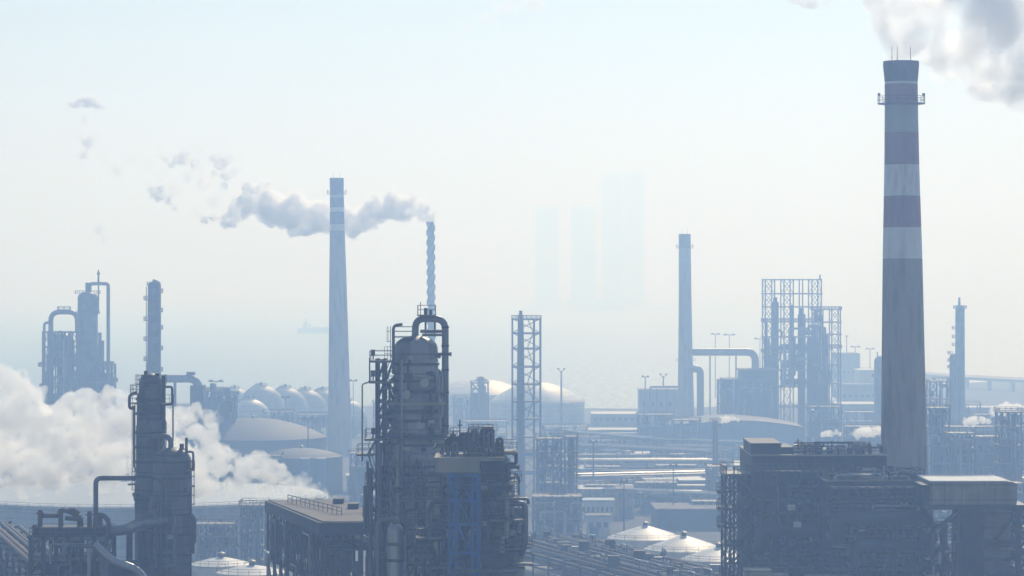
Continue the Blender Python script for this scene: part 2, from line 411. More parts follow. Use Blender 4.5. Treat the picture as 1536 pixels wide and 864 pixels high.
def clutter(root, x0, x1, y0, y1, zs, seed, nd=4, npipe=10, nv=3, ms=('shell','pipe','alu','steel'), pr=(.15,.45)):
    """equipment standing on the decks at zs and pipework running between them"""
    R = random.Random(seed); w, d = x1-x0, y1-y0
    for i in range(nd):
        k = R.randrange(len(zs)-1); h = (zs[k+1]-zs[k]); r = min(h*.26, d*.3)*R.uniform(.6,1); L = w*R.uniform(.2,.42); xa = R.uniform(x0+.3, x1-L-.3)
        hdrum(root, xa, xa+L, R.uniform(y0+r,y1-r), zs[k]+r+.6, r, R.choice(ms))
    for i in range(nv):
        k = R.randrange(len(zs)-1); h = zs[min(k+R.choice((1,1,2)),len(zs)-1)]-zs[k]; r = min(h*.16,w*.12)*R.uniform(.6,1.1)
        vdrum(root, R.uniform(x0+r,x1-r), R.uniform(y0+r,y1-r), zs[k], zs[k]+h*.92, r, R.choice(ms), n=14)
    for i in range(npipe):
        r = R.uniform(*pr); k = R.randrange(len(zs)-1); za = zs[k]+R.uniform(.3,.8)*(zs[k+1]-zs[k]); y = R.choice((y0-r-.25, R.uniform(y0,y1), y0-r*3))
        xa = R.uniform(x0,x1); xb = max(x0,min(x1, xa+R.uniform(-.5,.5)*w)); zb = zs[R.randrange(len(zs))]+R.uniform(-.4,.8)
        pts = [(xa,y,za-R.uniform(1,3)),(xa,y,za),(xb,y,za),(xb,y,zb)] if abs(xb-xa) > r*5 else [(xa,y,zs[0]+.2),(xa,y,za),(xa,y+d*.4,za)]
        if abs(zb-za) < r*4: pts = pts[:3]
        part(root, 'pipe', MB().pipe(pts, r, None, 8), M[R.choice(('pipe','alu','steel','rust','pipe'))])
def stairs(root, x0, x1, y, zs, w=.9):
    """zigzag stair flights"""
    mb = MB()
    for i, (a, b) in enumerate(zip(zs, zs[1:])):
        p, q = ((x0,y,a),(x1,y,b)) if i % 2 == 0 else ((x1,y,a),(x0,y,b))
        for dy in (0,w): mb.beam((p[0],y+dy,p[2]), (q[0],y+dy,q[2]), .08, .25); mb.beam((p[0],y+dy,p[2]+1.1), (q[0],y+dy,q[2]+1.1), .05)
        n = 12
        for k in range(n): t = (k+.5)/n; xx = p[0]+(q[0]-p[0])*t; zz = a+(b-a)*t; mb.boxb(xx-.13,xx+.13,y,y+w,zz-.03,zz+.03)
    return part(root, 'stair', mb, M['rail'])
def mast(u, px, top, base_z, label, head_w=1.6, forked=False, group='floodlight masts on the plant', t=.18):
    r = thing('floodlight_mast', (u.x(px),u.Z,base_z), label, 'light mast', group); x, z = u.x(px), u.z(top)
    part(r, 'pole', MB().tube((x,u.Z,base_z),(x,u.Z,z),t*1.3,t*.8,8), M['steel'])
    mb = MB()
    if forked: mb.beam((x,u.Z,z-1.5),(x-head_w*.7,u.Z,z+.8),.25).beam((x,u.Z,z-1.5),(x+head_w*.7,u.Z,z+.8),.25); mb.boxb(x-head_w,x-head_w*.5,u.Z-.4,u.Z+.4,z+.5,z+1.3); mb.boxb(x+head_w*.5,x+head_w,u.Z-.4,u.Z+.4,z+.5,z+1.3)
    else: mb.boxb(x-head_w,x+head_w,u.Z-.4,u.Z+.4,z,z+.5); mb.boxb(x-head_w*.9,x-head_w*.4,u.Z-.6,u.Z-.2,z+.5,z+1.0); mb.boxb(x+head_w*.4,x+head_w*.9,u.Z-.6,u.Z-.2,z+.5,z+1.0)
    part(r, 'lamp_head', mb, M['steel'])
    return r
def dome_tank(Z, cx, hw, rim, top, label, m='tank', roof_m='tank', base=0, cone=False, stair=True, group='storage tanks'):
    u = U(Z); x, r, zr, zt = u.x(cx), hw*u.m, u.z(rim), u.z(top)
    root = thing('storage_tank', (x,Z,base), label, 'tank', group)
    mb = MB(); mb.lathe(x,Z,[(r,base),(r,zr)],64); mb.f.pop(); mb.sm.pop()
    k = 1
    while base+2.4*k < zr-.5: z = base+2.4*k; mb.lathe(x,Z,[(r-.05,z),(r+.03,z+.02),(r+.03,z+.1),(r-.05,z+.12)],64); k += 1
    part(root, 'shell', mb, M[m])
    mb = MB(); h = zt-zr; rp = []
    for i in range(9):
        t = 1-i/8; rp.append((r*1.005*t if i < 8 else 0, zr+h*((1-t**1.2) if cone else (1-t*t)) + .02))
    mb.lathe(x,Z,rp,64)
    part(root, 'roof', mb, M[roof_m])
    mb = MB(); n = max(20,int(2*PI*r/3)); q = [(x+(r-.1)*math.cos(2*PI*i/n), Z+(r-.1)*math.sin(2*PI*i/n)) for i in range(n+1)]
    rails(mb, q, zr+.05, 1.1, .07, 9); part(root, 'rim_railing', mb, M['rail'])
    if stair:
        mb = MB(); n = 26; a0 = -PI*.72
        for i in range(n):
            a = a0+ (1.0*i/n)*min(1.5,(zr-base)*1.3/r); z = base+(zr-base)*i/n
            mb.beam((x+(r+.1)*math.cos(a),Z+(r+.1)*math.sin(a),z),(x+(r+1.0)*math.cos(a),Z+(r+1.0)*math.sin(a),z),.5,.1)
            if i: mb.beam((x+(r+1)*math.cos(ap),Z+(r+1)*math.sin(ap),zp+1.1),(x+(r+1)*math.cos(a),Z+(r+1)*math.sin(a),z+1.1),.07); mb.beam((x+(r+1)*math.cos(ap),Z+(r+1)*math.sin(ap),zp),(x+(r+1)*math.cos(a),Z+(r+1)*math.sin(a),z),.1,.3)
            ap, zp = a, z
        part(root, 'spiral_stair', mb, M['rail'])
    mb = MB(); mb.lathe(x,Z,[(.6,zt-.2),(.6,zt+.7),(.9,zt+.75),(0.0,zt+1.1)],10); part(root, 'roof_vent', mb, M['shell'])
    return root
# ================================================================ central distillation tower (about 400 m away)
u = U(340); m = u.m; x, z, Y = u.x, u.z, 340
T = thing('distillation_tower', (x(624),Y,0), 'stained grey distillation tower with thick arched vapour pipe over its domed top', 'tower')
mb = MB()
mb.lathe(x(624),Y, [(49*m,0),(49*m,z(745)),(50.5*m,z(743)),(50.5*m,z(738)),(47*m,z(735)),(47*m,z(690)),(48.5*m,z(688)),(48.5*m,z(684)),(46*m,z(681)),(45*m,z(662)),(38*m,z(640)),
     (38*m,z(604)),(34*m,z(588)),(33*m,z(530)),(32.5*m,z(521))]+[(max(0,32.5*m*math.cos(PI/2*i/6)), z(521)+18*m*math.sin(PI/2*i/6)) for i in range(1,7)], 40)
part(T,'shell',mb,M['shell_light'])
for row, ww in ((548,33.6),(573,34),(588,35.2),(618,38.6),(632,38.8),(655,46.2),(668,46.6),(700,47.6),(712,47.7),(724,47.7)):
    mb = MB(); mb.lathe(x(624),Y,[(ww*m-.1,z(row)),(ww*m+.12,z(row)+.03),(ww*m+.12,z(row)+.32),(ww*m-.1,z(row)+.36)],40); part(T,'stiffener_ring',mb,M['steel'])
mb = MB(); mb.pipe([(x(623),Y,z(508)),(x(623),Y,z(478)),(x(668),Y-.4,z(478)),(x(668),Y-.4,z(720)),(x(668),Y+6,z(720))], 5.2*m, 17*m, 18); vp = part(T,'vapour_pipe',mb,M['pipe'])
for row in (492,520,556,590,640):
    mb = MB(); mb.tube((x(668),Y-.4,z(row)),(x(668),Y-.4,z(row)+.22),5.9*m,n=18); part(T,'flange',mb,M['steel'],vp)
mb = MB(); mb.tube((x(652),Y+1,z(478)),(x(652),Y+1,z(505)),1.6*m,n=8).tube((x(638),Y+1,z(478)),(x(638),Y+1,z(505)),1.6*m,n=8).tube((x(630),Y+.8,z(497)),(x(664),Y+.8,z(497)),2.6*m,n=8); part(T,'relief_line',mb,M['pipe'])
deck(T,x(626),x(654),Y-1.1,Y+1.1,z(472),.15)
mb = MB(); mb.boxb(x(636),x(641),Y-.5,Y+.3,z(472),z(462)).tube((x(646),Y,z(472)),(x(646),Y,z(464)),.18,n=8).tube((x(631),Y-.3,z(472)),(x(631),Y-.3,z(453)),.05,n=6); part(T,'relief_valve',mb,M['steel'])
deck(T,x(634),x(668),Y-2.0,Y-.9,z(500),.3,rail=False)
deck(T,x(590),x(620),Y-2.6,Y+.4,z(504),.14)
mb = MB(); mb.pipe([(x(591.5),Y-2.7,z(560)),(x(591.5),Y-2.7,z(487.5)),(x(605),Y-2.7,z(486))],.17,.7,8); part(T,'davit',mb,M['steel'])
ladder(T,x(587),Y-2.2,z(540),z(489),.5,(-1,0))
mb = MB(); mb.beam((x(656),Y-.9,z(531)),(x(677),Y-.6,z(531)),.35).boxb(x(675),x(677.5),Y-.8,Y-.3,z(534),z(528)); part(T,'pipe_bracket',mb,M['steel'])
mb = MB(); mb.lathe(x(653),Y+1.6,[(9.5*m,z(660)),(9.5*m,z(562))]+head(9.5*m,z(562),1,1)[1:],18); part(T,'side_vessel',mb,M['shell'])
ring_deck(T,x(624),Y,z(602),34*m,46*m,-PI*.98,PI*.02,28,mat_='beige',thick=.35)  # the ring at the waist is beige to imitate a warm sunlit edge
ring_deck(T,x(624),Y,z(656),40*m,56*m,-PI*1.0,PI*.0,28)
ring_deck(T,x(624),Y,z(712),46.5*m,56*m,-PI*.95,-PI*.3,20)
ring_deck(T,x(624),Y,z(746),49.5*m,60*m,-PI*1.0,-PI*.15,20)
for px,row,L in ((638,573,1.4),(611,590,1.0),(632,636,1.2),(612,668,1.2),(645,700,1.1)):
    mb = MB(); dx = (px-624)*m; yy = Y-math.sqrt(max(.1,(36*m)**2-dx*dx)); mb.tube((x(px),yy+.8,z(row)),(x(px),yy-.7,z(row)),.38,n=12).tube((x(px),yy-.7,z(row)),(x(px),yy-.85,z(row)),.52,n=12); part(T,'manway',mb,M['alu'])
mb = MB(); mb.beam((x(634),Y-3.6,z(632)),(x(641),Y-3.6,z(606)),.3).beam((x(639),Y-3.6,z(632)),(x(645),Y-3.6,z(606)),.2); part(T,'inclined_ladder',mb,M['steel'])
for k,(px,a,b,r) in enumerate(((601,525,640,.16),(604.5,540,700,.12),(647,588,690,.2),(651,600,720,.14),(585,662,760,.22),(599,664,800,.3),(607,690,800,.16),(634,690,800,.2),(643,725,830,.34),(588,690,830,.14))):
    dx = (px-624)*m; rr = (33 if b < 650 else 47.5)*m if px not in (647,651) else 39*m; yy = Y-math.sqrt(max(.05,rr*rr-dx*dx))-r-.12
    mb = MB(); mb.pipe([(x(px),yy+1,z(a)),(x(px),yy,z(a)),(x(px),yy,z(b)),(x(px)+(.8 if k%2 else -.8),yy,z(b))],r,None,8); part(T,'riser_pipe',mb,M[('pipe','alu','steel','shell')[k%4]])
# stair tower standing beside it
S = thing('stair_tower', (x(573),Y,0), 'narrow steel stair tower with landings beside the arched distillation tower', 'stair tower')
mb = MB(); zs = [0]+[z(r) for r in (860,820,780,740,700,655,623,600,571,540)]
mframe(mb,x(566.5),x(577.5),Y-1.4,Y+1.4,zs,1,1,.42,'/'); part(S,'frame',mb,M['steel'])
mb = MB(); mb.boxb(x(565),x(568.5),Y-1.9,Y-1.6,z(660),z(541)).boxb(x(574),x(578.5),Y-1.9,Y-1.6,z(660),z(541)); part(S,'cable_tray',mb,M['steel'])
deck(S,x(555),x(593),Y-2.4,Y+1.5,z(540),.25); deck(S,x(555),x(593),Y-2.4,Y+1.5,z(571),.25)
for row in (580.5,600,623,640): deck(S,x(572),x(596),Y-2.0,Y+1.5,z(row),.2,rail=False)
deck(S,x(548),x(580),Y-2.2,Y+1.5,z(657),.22); deck(S,x(536),x(562),Y-2.2,Y+1.0,z(680),.2); deck(S,x(548),x(575),Y-2.2,Y+1.5,z(722),.2); deck(S,x(545),x(575),Y-2.2,Y+1.5,z(770),.2)
stairs(S,x(579.5),x(590.5),Y-1.2,[z(r) for r in (655,640,623,600,571,540)])
stairs(S,x(553),x(566),Y-1.5,[z(r) for r in (800,770,746,722,680,657)])
mb = MB(); mb.pipe([(x(556),Y-2.5,z(536)),(x(556),Y-2.5,z(572)),(x(545),Y-2.5,z(575)),(x(545),Y-2.5,z(690))],.09,.3,6); part(S,'conduit',mb,M['steel'])
for row in (538.5,569.5,655.5):
    mb = MB(); mb.tube((x(561),Y-2,z(row)),(x(561),Y-2,z(row)+.7),.09,n=6).boxb(x(561)-.22,x(561)+.22,Y-2.3,Y-1.8,z(row)+.45,z(row)+1.15); part(S,'floodlight',mb,M['steel'])
mb = MB(); rails(mb,[(x(578),Y-2.3),(x(592),Y-2.3)],z(540),1.6,.05,.3); part(S,'ladder_gate',mb,M['rail'])
for px,a,b,r in ((553,690,800,.15),(558,700,864,.25),(549,726,790,.2),(571,662,864,.3)):
    mb = MB(); mb.pipe([(x(px),Y-2.6,z(a)),(x(px),Y-2.6,z(b)),(x(px+14),Y-2.6,z(b))],r,None,8); part(S,'riser_pipe',mb,M['pipe'])

# ================================================================ platform unit in front, with the blue frame
Y = 326; u = U(Y); m, x, z = u.m, u.x, u.z
V = thing('reactor_vessel', (x(722),Y,0), 'squat banded reactor vessel with crowded top platform and blue steel legs', 'vessel')
mb = MB(); mb.lathe(x(715),Y+1,[(62*m,0),(62*m,z(860)),(66*m,z(845)),(66*m,z(775)),(52*m,z(768)),(52*m,z(706)),(50*m,z(690)),(44*m,z(684))],40); part(V,'shell',mb,M['shell'])
for row,ww in ((700,52.5),(720,52.5),(745,53),(790,66.6),(806,66.6),(826,66.8)):
    mb = MB(); mb.lathe(x(715),Y+1,[(ww*m-.1,z(row)),(ww*m+.15,z(row)+.05),(ww*m+.15,z(row)+.4),(ww*m-.1,z(row)+.45)],40); part(V,'stiffener_ring',mb,M['steel'])
deck(V,x(652),x(757),Y-5.5,Y+3.5,z(682),.4,m='beige',sides='flrb'); deck(V,x(700),x(776),Y-3,Y+3,z(676),.28)  # main deck coloured beige as a sunlit edge
mb = MB(); mb.boxb(x(655),x(720),Y-5.2,Y-3.5,z(705),z(686.5)); part(V,'cladding_box',mb,M['beige'])
mb = MB(); mb.boxb(x(722),x(755),Y-4.9,Y-3.2,z(704),z(686.5)); part(V,'cladding_box',mb,M['dark'])
for (a,b,c,d,nm,mm) in ((668,690,676,658,'valve_skid','dark'),(688,704,676,652,'motor_housing','steel'),(704,716,672,648,'motor_housing','rust'),(720,742,672,644,'pump_block','dark'),(676,684,658,650,'motor_housing','rust'),(742,752,674,662,'valve_skid','steel')):
    mb = MB(); mb.boxb(x(a),x(b),Y-1.5,Y+1.5,z(c),z(d)); mb.boxb(x(a)+.2,x(b)-.2,Y-1.7,Y+1.2,z(d),z(d)+.35); part(V,nm,mb,M[mm])
mb = MB(); rails(mb,[(x(671),Y-1.4),(x(690),Y-1.4)],z(653),1.0,.06,.6); rails(mb,[(x(703),Y-1.6),(x(740),Y-1.6)],z(650),1.1,.07,.5); part(V,'top_railing',mb,M['rail'])
mb = MB(); mframe(mb,x(703),x(738),Y-2.6,Y+1.6,[z(678),z(662),z(641)],3,1,.14,None); part(V,'crane_frame',mb,M['rust'])
mb = MB(); mb.tube((x(690),Y-1,z(676)),(x(690),Y-1,z(629)),.09,n=6).beam((x(687),Y-1,z(637)),(x(694),Y-1,z(637)),.12); part(V,'vent_mast',mb,M['steel'])
for k,(px,top) in enumerate(((697,650),(711,646),(717,655),(727,652),(733,647),(746,656),(665,668),(680,662))):
    mb = MB(); mb.pipe([(x(px),Y-2.2-.2*k,z(680)),(x(px),Y-2.2-.2*k,z(top)),(x(px+7),Y-2.2-.2*k,z(top)),(x(px+7),Y-2.2-.2*k,z(680))],.13+.03*(k%3),.35,7); part(V,'pipe_loop',mb,M[('rust','pipe','steel')[k%3]])
mb = MB(); mb.pipe([(x(752),Y-2.5,z(677)),(x(774),Y-2.5,z(677)),(x(774),Y-2.5,z(694)),(x(759.5),Y-2.5,z(694)),(x(759.5),Y-2.5,z(748))],.2,.3,8); part(V,'drain_pipe',mb,M['steel'])
ladder(V,x(756),Y-3.2,z(745),z(686),.5,(1,0))
deck(V,x(744),x(779),Y-4,Y+1,z(741),.2)
mb = MB(); mb.pipe([(x(745),Y-4.2,z(744)),(x(792),Y-4.2,z(744)),(x(792),Y-4.2,z(752))],.17,.3,8); part(V,'drain_pipe',mb,M['pipe'])
mb = MB(); mb.pipe([(x(735),Y-3,z(752)),(x(788),Y-3,z(752)),(x(788),Y-3,z(812)),(x(782),Y-2,z(830))],4.2*m,9*m,14); part(V,'transfer_line',mb,M['pipe'])
mb = MB(); mb.lathe(x(768),Y+1.5,[(20*m,0),(20*m,z(776))]+head(20*m,z(776),1,.35)[1:],24); part(V,'surge_drum',mb,M['shell_light'])
bf = MB(); zs = [0]+[z(r) for r in (880,840,790,745,706)]
for px,ww in ((675.5,5),(685.5,7),(709.5,5),(718.5,7)): bf.beam((x(px),Y-6.2,0),(x(px),Y-6.2,z(705)),ww*m,.4)
for r in (864,822,780,745,707): bf.beam((x(674),Y-6.25,z(r)),(x(722),Y-6.25,z(r)),.3)
for a,b in ((745,707),(780,745),(822,780)): bf.beam((x(688),Y-6.3,z(b)),(x(708),Y-6.3,z(a)),.22)
part(V,'leg_frame',bf,M['blue'],label='blue painted leg frame')
mb = MB(); mb.pipe([(x(672),Y-3.8,z(748)),(x(652),Y-3.8,z(748)),(x(643),Y-3.8,z(762)),(x(643),Y-3.8,z(782)),(x(664),Y-3.8,z(782))],3.3*m,7*m,12); part(V,'return_bend',mb,M['shell'])
for k in range(12):
    R = random.Random(40+k); px = R.uniform(640,780); a = R.uniform(715,800); b = a+R.uniform(20,60); r = R.uniform(.12,.3)
    rr = (66 if a > 770 else 52)*m; dx = (px-715)*m; yy = Y+1-math.sqrt(max(0,rr*rr-dx*dx))-.4-r if abs(dx) < rr else Y-2
    mb = MB(); mb.pipe([(x(px),yy,z(b)),(x(px),yy,z(a)),(x(px+R.choice((-9,9,14))),yy,z(a))],r,None,7); part(V,'riser_pipe',mb,M[R.choice(('pipe','alu','steel','rust'))])
for k,(a,b,row,dy) in enumerate(((625,668,800,-5.5),(622,650,826,-5.8),(735,790,775,-4.5),(700,775,846,-6.6),(625,700,858,-7))):
    deck(V,x(a),x(b),Y+dy,Y+dy+2.6,z(row),.2)
# silver exchanger drum and low pipework between tower and shelter
Y = 331; u = U(Y); m, x, z = u.m, u.x, u.z
E1 = thing('heat_exchanger', (x(597),Y,0), 'silver upright heat exchanger with rounded top at the foot of the tower', 'heat exchanger')
mb = MB(); mb.lathe(x(596),Y-5,[(12*m,0),(12*m,z(792))]+head(12*m,z(792),1,1.05,7)[1:],24); part(E1,'shell',mb,M['alu'])
mb = MB(); mb.pipe([(x(596),Y-5,z(782)),(x(596),Y-5,z(774)),(x(570),Y-5,z(774)),(x(570),Y-5,0)],.3,.8,10); part(E1,'outlet_pipe',mb,M['pipe'])
for r in (812,836): mb = MB(); mb.lathe(x(596),Y-5,[(12*m,z(r)),(12.9*m,z(r)+.05),(12.9*m,z(r)+.3),(12*m,z(r)+.35)],24); part(E1,'flange',mb,M['steel'])
Pm = thing('pump_skid', (x(624),Y,0), 'low pump skid with small pale pipes between exchanger and blue frame', 'pump skid')
mb = MB(); mframe(mb,x(612),x(668),Y-7,Y-3,[0,z(864),z(838),z(812),z(786)],4,1,.22,'/'); part(Pm,'frame',mb,M['steel'])
clutter(Pm,x(612),x(668),Y-7,Y-3,[z(900),z(864),z(838),z(812),z(786)],77,4,12,2,('alu','pipe','shell'),(.1,.22))
for r in (838,812,786): deck(Pm,x(611),x(660),Y-7,Y-3,z(r),.15,rail=(r==786))

# ================================================================ open shelter with flat roof (air coolers)
Y0, Y1 = 365, 401.5; ua = U(Y0)
zt = ua.z(782); xa, xb = ua.x(485), ua.x(600); k = 1.0
dx = (402-768)/F*Y1 - xa
Q = [(xa,Y0),(xb,Y0),(xb+dx,Y1),(xa+dx,Y1)]
A = thing('open_shelter', (xa,Y0,0), 'open steel shelter under a long flat weathered roof deck', 'shelter')
part(A,'roof',MB().prism(Q,zt-.25,zt),M['roof'])
g = .35; Qs = [(xa-g,Y0-g),(xb+g,Y0-g),(xb+dx+g,Y1+g),(xa+dx-g,Y1+g)]
mb = MB()
for a,b in zip(Qs,Qs[1:]+Qs[:1]): mb.beam((*a,zt-.9),(*b,zt-.9),.3,1.5)
part(A,'fascia',mb,M['dark'])
for lv in (3.4,8.2,13.5,19):
    mb = MB(); q = [(xa+.3,Y0+.3),(xb-.3,Y0+.3),(xb+dx-.3,Y1-.3),(xa+dx+.3,Y1-.3)]; mb.prism(q,zt-lv-.3,zt-lv); d = part(A,'deck',mb,M['steel'])
    mb = MB(); rails(mb,[q[3],q[0],q[1]],zt-lv,1.1,.06,2.4); part(A,'railing',mb,M['rail'],d)
mb = MB(); N = 8
for i in range(N+1):
    t = i/N
    for s in (0,.5,1):
        px_, py_ = xa+dx*t+(xb-xa)*s, Y0+(Y1-Y0)*t; mb.beam((px_,py_,0),(px_,py_,zt-.5),.4)
    if i < N:
        t2 = (i+1)/N
        for (h0,h1) in ((.8,3.4),(3.4,8.2),(8.2,13.5),(13.5,19)): mb.beam((xa+dx*t,Y0+(Y1-Y0)*t,zt-h1),(xa+dx*t2,Y0+(Y1-Y0)*t2,zt-h0),.18)
part(A,'frame',mb,M['steel'])
for i in range(6):
    t = (i+.5)/6; cx_, cy_ = xa+dx*t+(xb-xa)*.3, Y0+(Y1-Y0)*t; mb = MB(); mb.lathe(cx_,cy_,[(1.5,zt-6.6),(1.5,zt-3.6),(1.1,zt-3)],16); part(A,'fan_shroud',mb,M['shell'])
R = random.Random(5)
for i in range(26):
    t = R.random(); s = -.04 if R.random() < .6 else R.uniform(.05,.6); px_, py_ = xa+dx*t+(xb-xa)*s, Y0+(Y1-Y0)*t - (0 if s < 0 else 0); h0 = R.choice((3.4,8.2,13.5)); r = R.uniform(.12,.4); L = R.uniform(1.5,5)
    mb = MB(); mb.pipe([(px_,py_,zt-h0-4.5),(px_,py_,zt-h0+1),(px_+dx/43*L,py_+L,zt-h0+1)],r,None,8); part(A,'pipe',mb,M[R.choice(('alu','pipe','rust','shell'))])
for i in range(5): px_ = xa+.8+i*1.5; mb = MB(); mb.boxb(px_,px_+1.1,Y0-.6,Y0+.2,zt-7.4,zt-5.2+R.random()); part(A,'junction_box',mb,M[('rust','dark','steel')[i%3]])
mb = MB(); rails(mb,[(ua.x(510)+dx*.9,Y0+32),(ua.x(530)+dx*.2,Y0+9)],zt,1.0,.09,2.0); part(A,'roof_walkway',mb,M['steel'])
for k in range(3): mb = MB(); t = .8-.25*k; px_ = xb+dx*t-2.2; mb.boxb(px_,px_+1.4,Y0+36*t,Y0+36*t+3,zt,zt+.7); part(A,'roof_hatch',mb,M['dark'])

# ================================================================ dark twin columns with pipe skid
Y = 375; u = U(Y); m, x, z = u.m, u.x, u.z
C1 = thing('fractionating_column', (x(226),Y,0), 'dark fractionating column with jutting side platforms rising out of white steam', 'column')
mb = MB(); mb.lathe(x(226),Y,[(24*m,0),(24*m,z(735)),(22*m,z(720)),(22*m,z(640)),(21*m,z(636)),(21*m,z(596)),(18*m,z(588)),(17*m,z(572))]+head(17*m,z(572),1,.75)[1:],28); part(C1,'shell',mb,M['shell'])
for r,wd in ((600,21.4),(622,21.4),(650,22.4),(672,22.4),(694,22.4),(716,22.4),(750,24.4),(790,24.4)): mb = MB(); mb.lathe(x(226),Y,[(wd*m-.1,z(r)),(wd*m+.1,z(r)),(wd*m+.1,z(r)+.3),(wd*m-.1,z(r)+.3)],28); part(C1,'stiffener_ring',mb,M['steel'])
ring_deck(C1,x(226),Y,z(604),20*m,32*m,PI*.75,PI*1.45,14); ring_deck(C1,x(226),Y,z(575),16*m,24*m,-PI*.9,PI*.2,16); ring_deck(C1,x(226),Y,z(604),20*m,35*m,-PI*.32,PI*.15,12)
ring_deck(C1,x(226),Y,z(590),18*m,31*m,PI*.8,PI*1.3,10)
mb = MB(); mb.pipe([(x(245),Y-.6,z(606)),(x(259),Y-.6,z(606)),(x(259),Y-.6,z(580)),(x(247),Y-.6,z(580))],.16,.3,8); part(C1,'pipe_loop',mb,M['steel'])
mb = MB(); mb.pipe([(x(246.5),Y-.8,z(645)),(x(246.5),Y-.8,z(563))],.26,.5,8); part(C1,'riser_pipe',mb,M['steel'])
mb = MB(); mb.pipe([(x(260),Y-.4,z(606)),(x(260),Y-.4,z(662))],.11,.5,6); part(C1,'riser_pipe',mb,M['rust'])
mb = MB(); mb.pipe([(x(205),Y-1.3,z(612)),(x(196),Y-1.3,z(612)),(x(196),Y-1.3,z(592)),(x(207),Y-1.3,z(588))],.2,.5,8); part(C1,'pipe_loop',mb,M['steel'])
mb = MB(); mb.pipe([(x(202),Y-.6,z(608)),(x(202),Y-.6,z(700)),(x(206),Y-.6,z(706)),(x(206),Y-.6,0)],.13,.5,6); part(C1,'riser_pipe',mb,M['rust'])
mb = MB(); mb.tube((x(219),Y-.3,z(572)),(x(219),Y-.3,z(556)),.24,n=8).tube((x(236),Y-.3,z(570)),(x(236),Y-.3,z(560)),.3,n=8).boxb(x(213),x(217),Y-.5,Y+.3,z(575),z(562)); part(C1,'relief_valve',mb,M['rust'])
ladder(C1,x(226)-22.6*m,Y-.6,z(760),z(604),.5,(-1,0)); ladder(C1,x(212),Y-2.2,z(604),z(560),.5,(0,-1))
mb = MB(); mb.pipe([(x(204),Y-.2,z(717)),(x(144),Y-.2,z(717)),(x(144),Y-.2,z(800))],3.7*m,9*m,14); part(C1,'overhead_pipe',mb,M['pipe'])
deck(C1,x(193),x(206),Y-1,Y+1,z(725),.2,rail=False)
C2 = thing('fractionating_column', (x(261),Y-2,0), 'stout dark column with rounded top joined by a bent pipe to its taller neighbour', 'column')
mb = MB(); yy = Y-2; mb.lathe(x(261),yy,[(28.5*m,0),(28.5*m,z(690))]+head(28.5*m,z(690),1,.72,7)[1:],32); part(C2,'shell',mb,M['shell'])
for r in (692,716,742,770,800,830): mb = MB(); mb.lathe(x(261),yy,[(28*m,z(r)),(29*m,z(r)),(29*m,z(r)+.25),(28*m,z(r)+.25)],32); part(C2,'stiffener_ring',mb,M['steel'])
mb = MB(); mb.pipe([(x(233),yy,z(653)),(x(254),yy,z(653)),(x(259),yy,z(660)),(x(259),yy,z(676))],4*m,9*m,12); part(C2,'bent_pipe',mb,M['pipe'])
mb = MB(); mb.pipe([(x(283),yy-.6,z(684)),(x(283),yy-.6,z(655))],.18,.3,8).tube((x(283),yy-.6,z(672)),(x(272),yy-.6,z(672)),.1,n=6).boxb(x(273),x(279),yy-.8,yy-.3,z(672),z(664)); part(C2,'vent_pipe',mb,M['steel'])
mb = MB(); mb.pipe([(x(285),yy-.5,z(702)),(x(293),yy-.5,z(702)),(x(293),yy-.5,z(676)),(x(283),yy-.5,z(676))],.15,.3,8); part(C2,'pipe_loop',mb,M['steel'])
ring_deck(C2,x(261),yy,z(703),28*m,34*m,-PI*.25,PI*.2,8); ring_deck(C2,x(261),yy,z(727),28*m,34*m,-PI*.25,PI*.2,8,rail=0); ring_deck(C2,x(261),yy,z(826),28*m,35*m,-PI*.25,PI*.2,8,rail=0);
mb = MB(); mb.pipe([(x(290),yy-1,z(727)),(x(290),yy-1,0)],.14,.3,6); part(C2,'riser_pipe',mb,M['rust'])
ladder(C2,x(261)+29.4*m,yy-.4,z(780),z(703),.5,(1,0))
for px,a,b,r in ((248,715,830,.14),(256,700,864,.1),(241,760,864,.2)):
    ddx = (px-261)*m; y_ = yy-math.sqrt((28.5*m)**2-ddx**2)-r-.1; mb = MB(); mb.pipe([(x(px),y_,z(a)),(x(px),y_,z(b))],r,None,7); part(C2,'riser_pipe',mb,M['pipe'])
mb = MB(); mb.tube((x(248),yy-2.95,z(716)),(x(248),yy-2.5,z(716)),.35,n=10); part(C2,'manway',mb,M['steel'])
Bs = thing('pipe_skid', (x(110),Y-14,0), 'dark equipment skid crowded with valves and bent pipes below the steam', 'pipe skid')
Y = 361; u = U(Y); m, x, z = u.m, u.x, u.z
zs = [0,z(900),z(858),z(832),z(802)]; mb = MB(); mframe(mb,x(52),x(166),Y-3,Y+3,zs,6,1,.5,'/',(0,3,5)); part(Bs,'frame',mb,M['steel'])
for zz in zs[2:]: deck(Bs,x(50),x(168),Y-3.2,Y+3.2,zz,.45,rail=(zz==zs[-1]))
mb = MB(); mb.boxb(x(58),x(160),Y-2,Y+2,z(801),z(789)); part(Bs,'header_box',mb,M['dark'])
for px,a in ((62,764),(93,762),(121,772),(136,766),(152,768),(54,786)): mb = MB(); mb.tube((x(px),Y-1,z(802)),(x(px),Y-1,z(a)),.34,.28,8).tube((x(px),Y-1,z(a+6)),(x(px),Y-1,z(a+4)),.5,n=8); part(Bs,'valve_stem',mb,M['rust'])
for k,pts in enumerate(([(62,773),(92,773)],[(93,764),(104,766),(122,776),(124,789)],[(104,764),(114,764),(120,770)],[(100,776),(124,778)],[(145,789),(145,772),(160,772),(167,786),(167,798)],[(150,771),(158,771),(166,780)])):
    mb = MB(); mb.pipe([(x(a),Y-.6-.2*k,z(b)) for a,b in pts],.28,.8,8); part(Bs,'bent_pipe',mb,M['rust'])
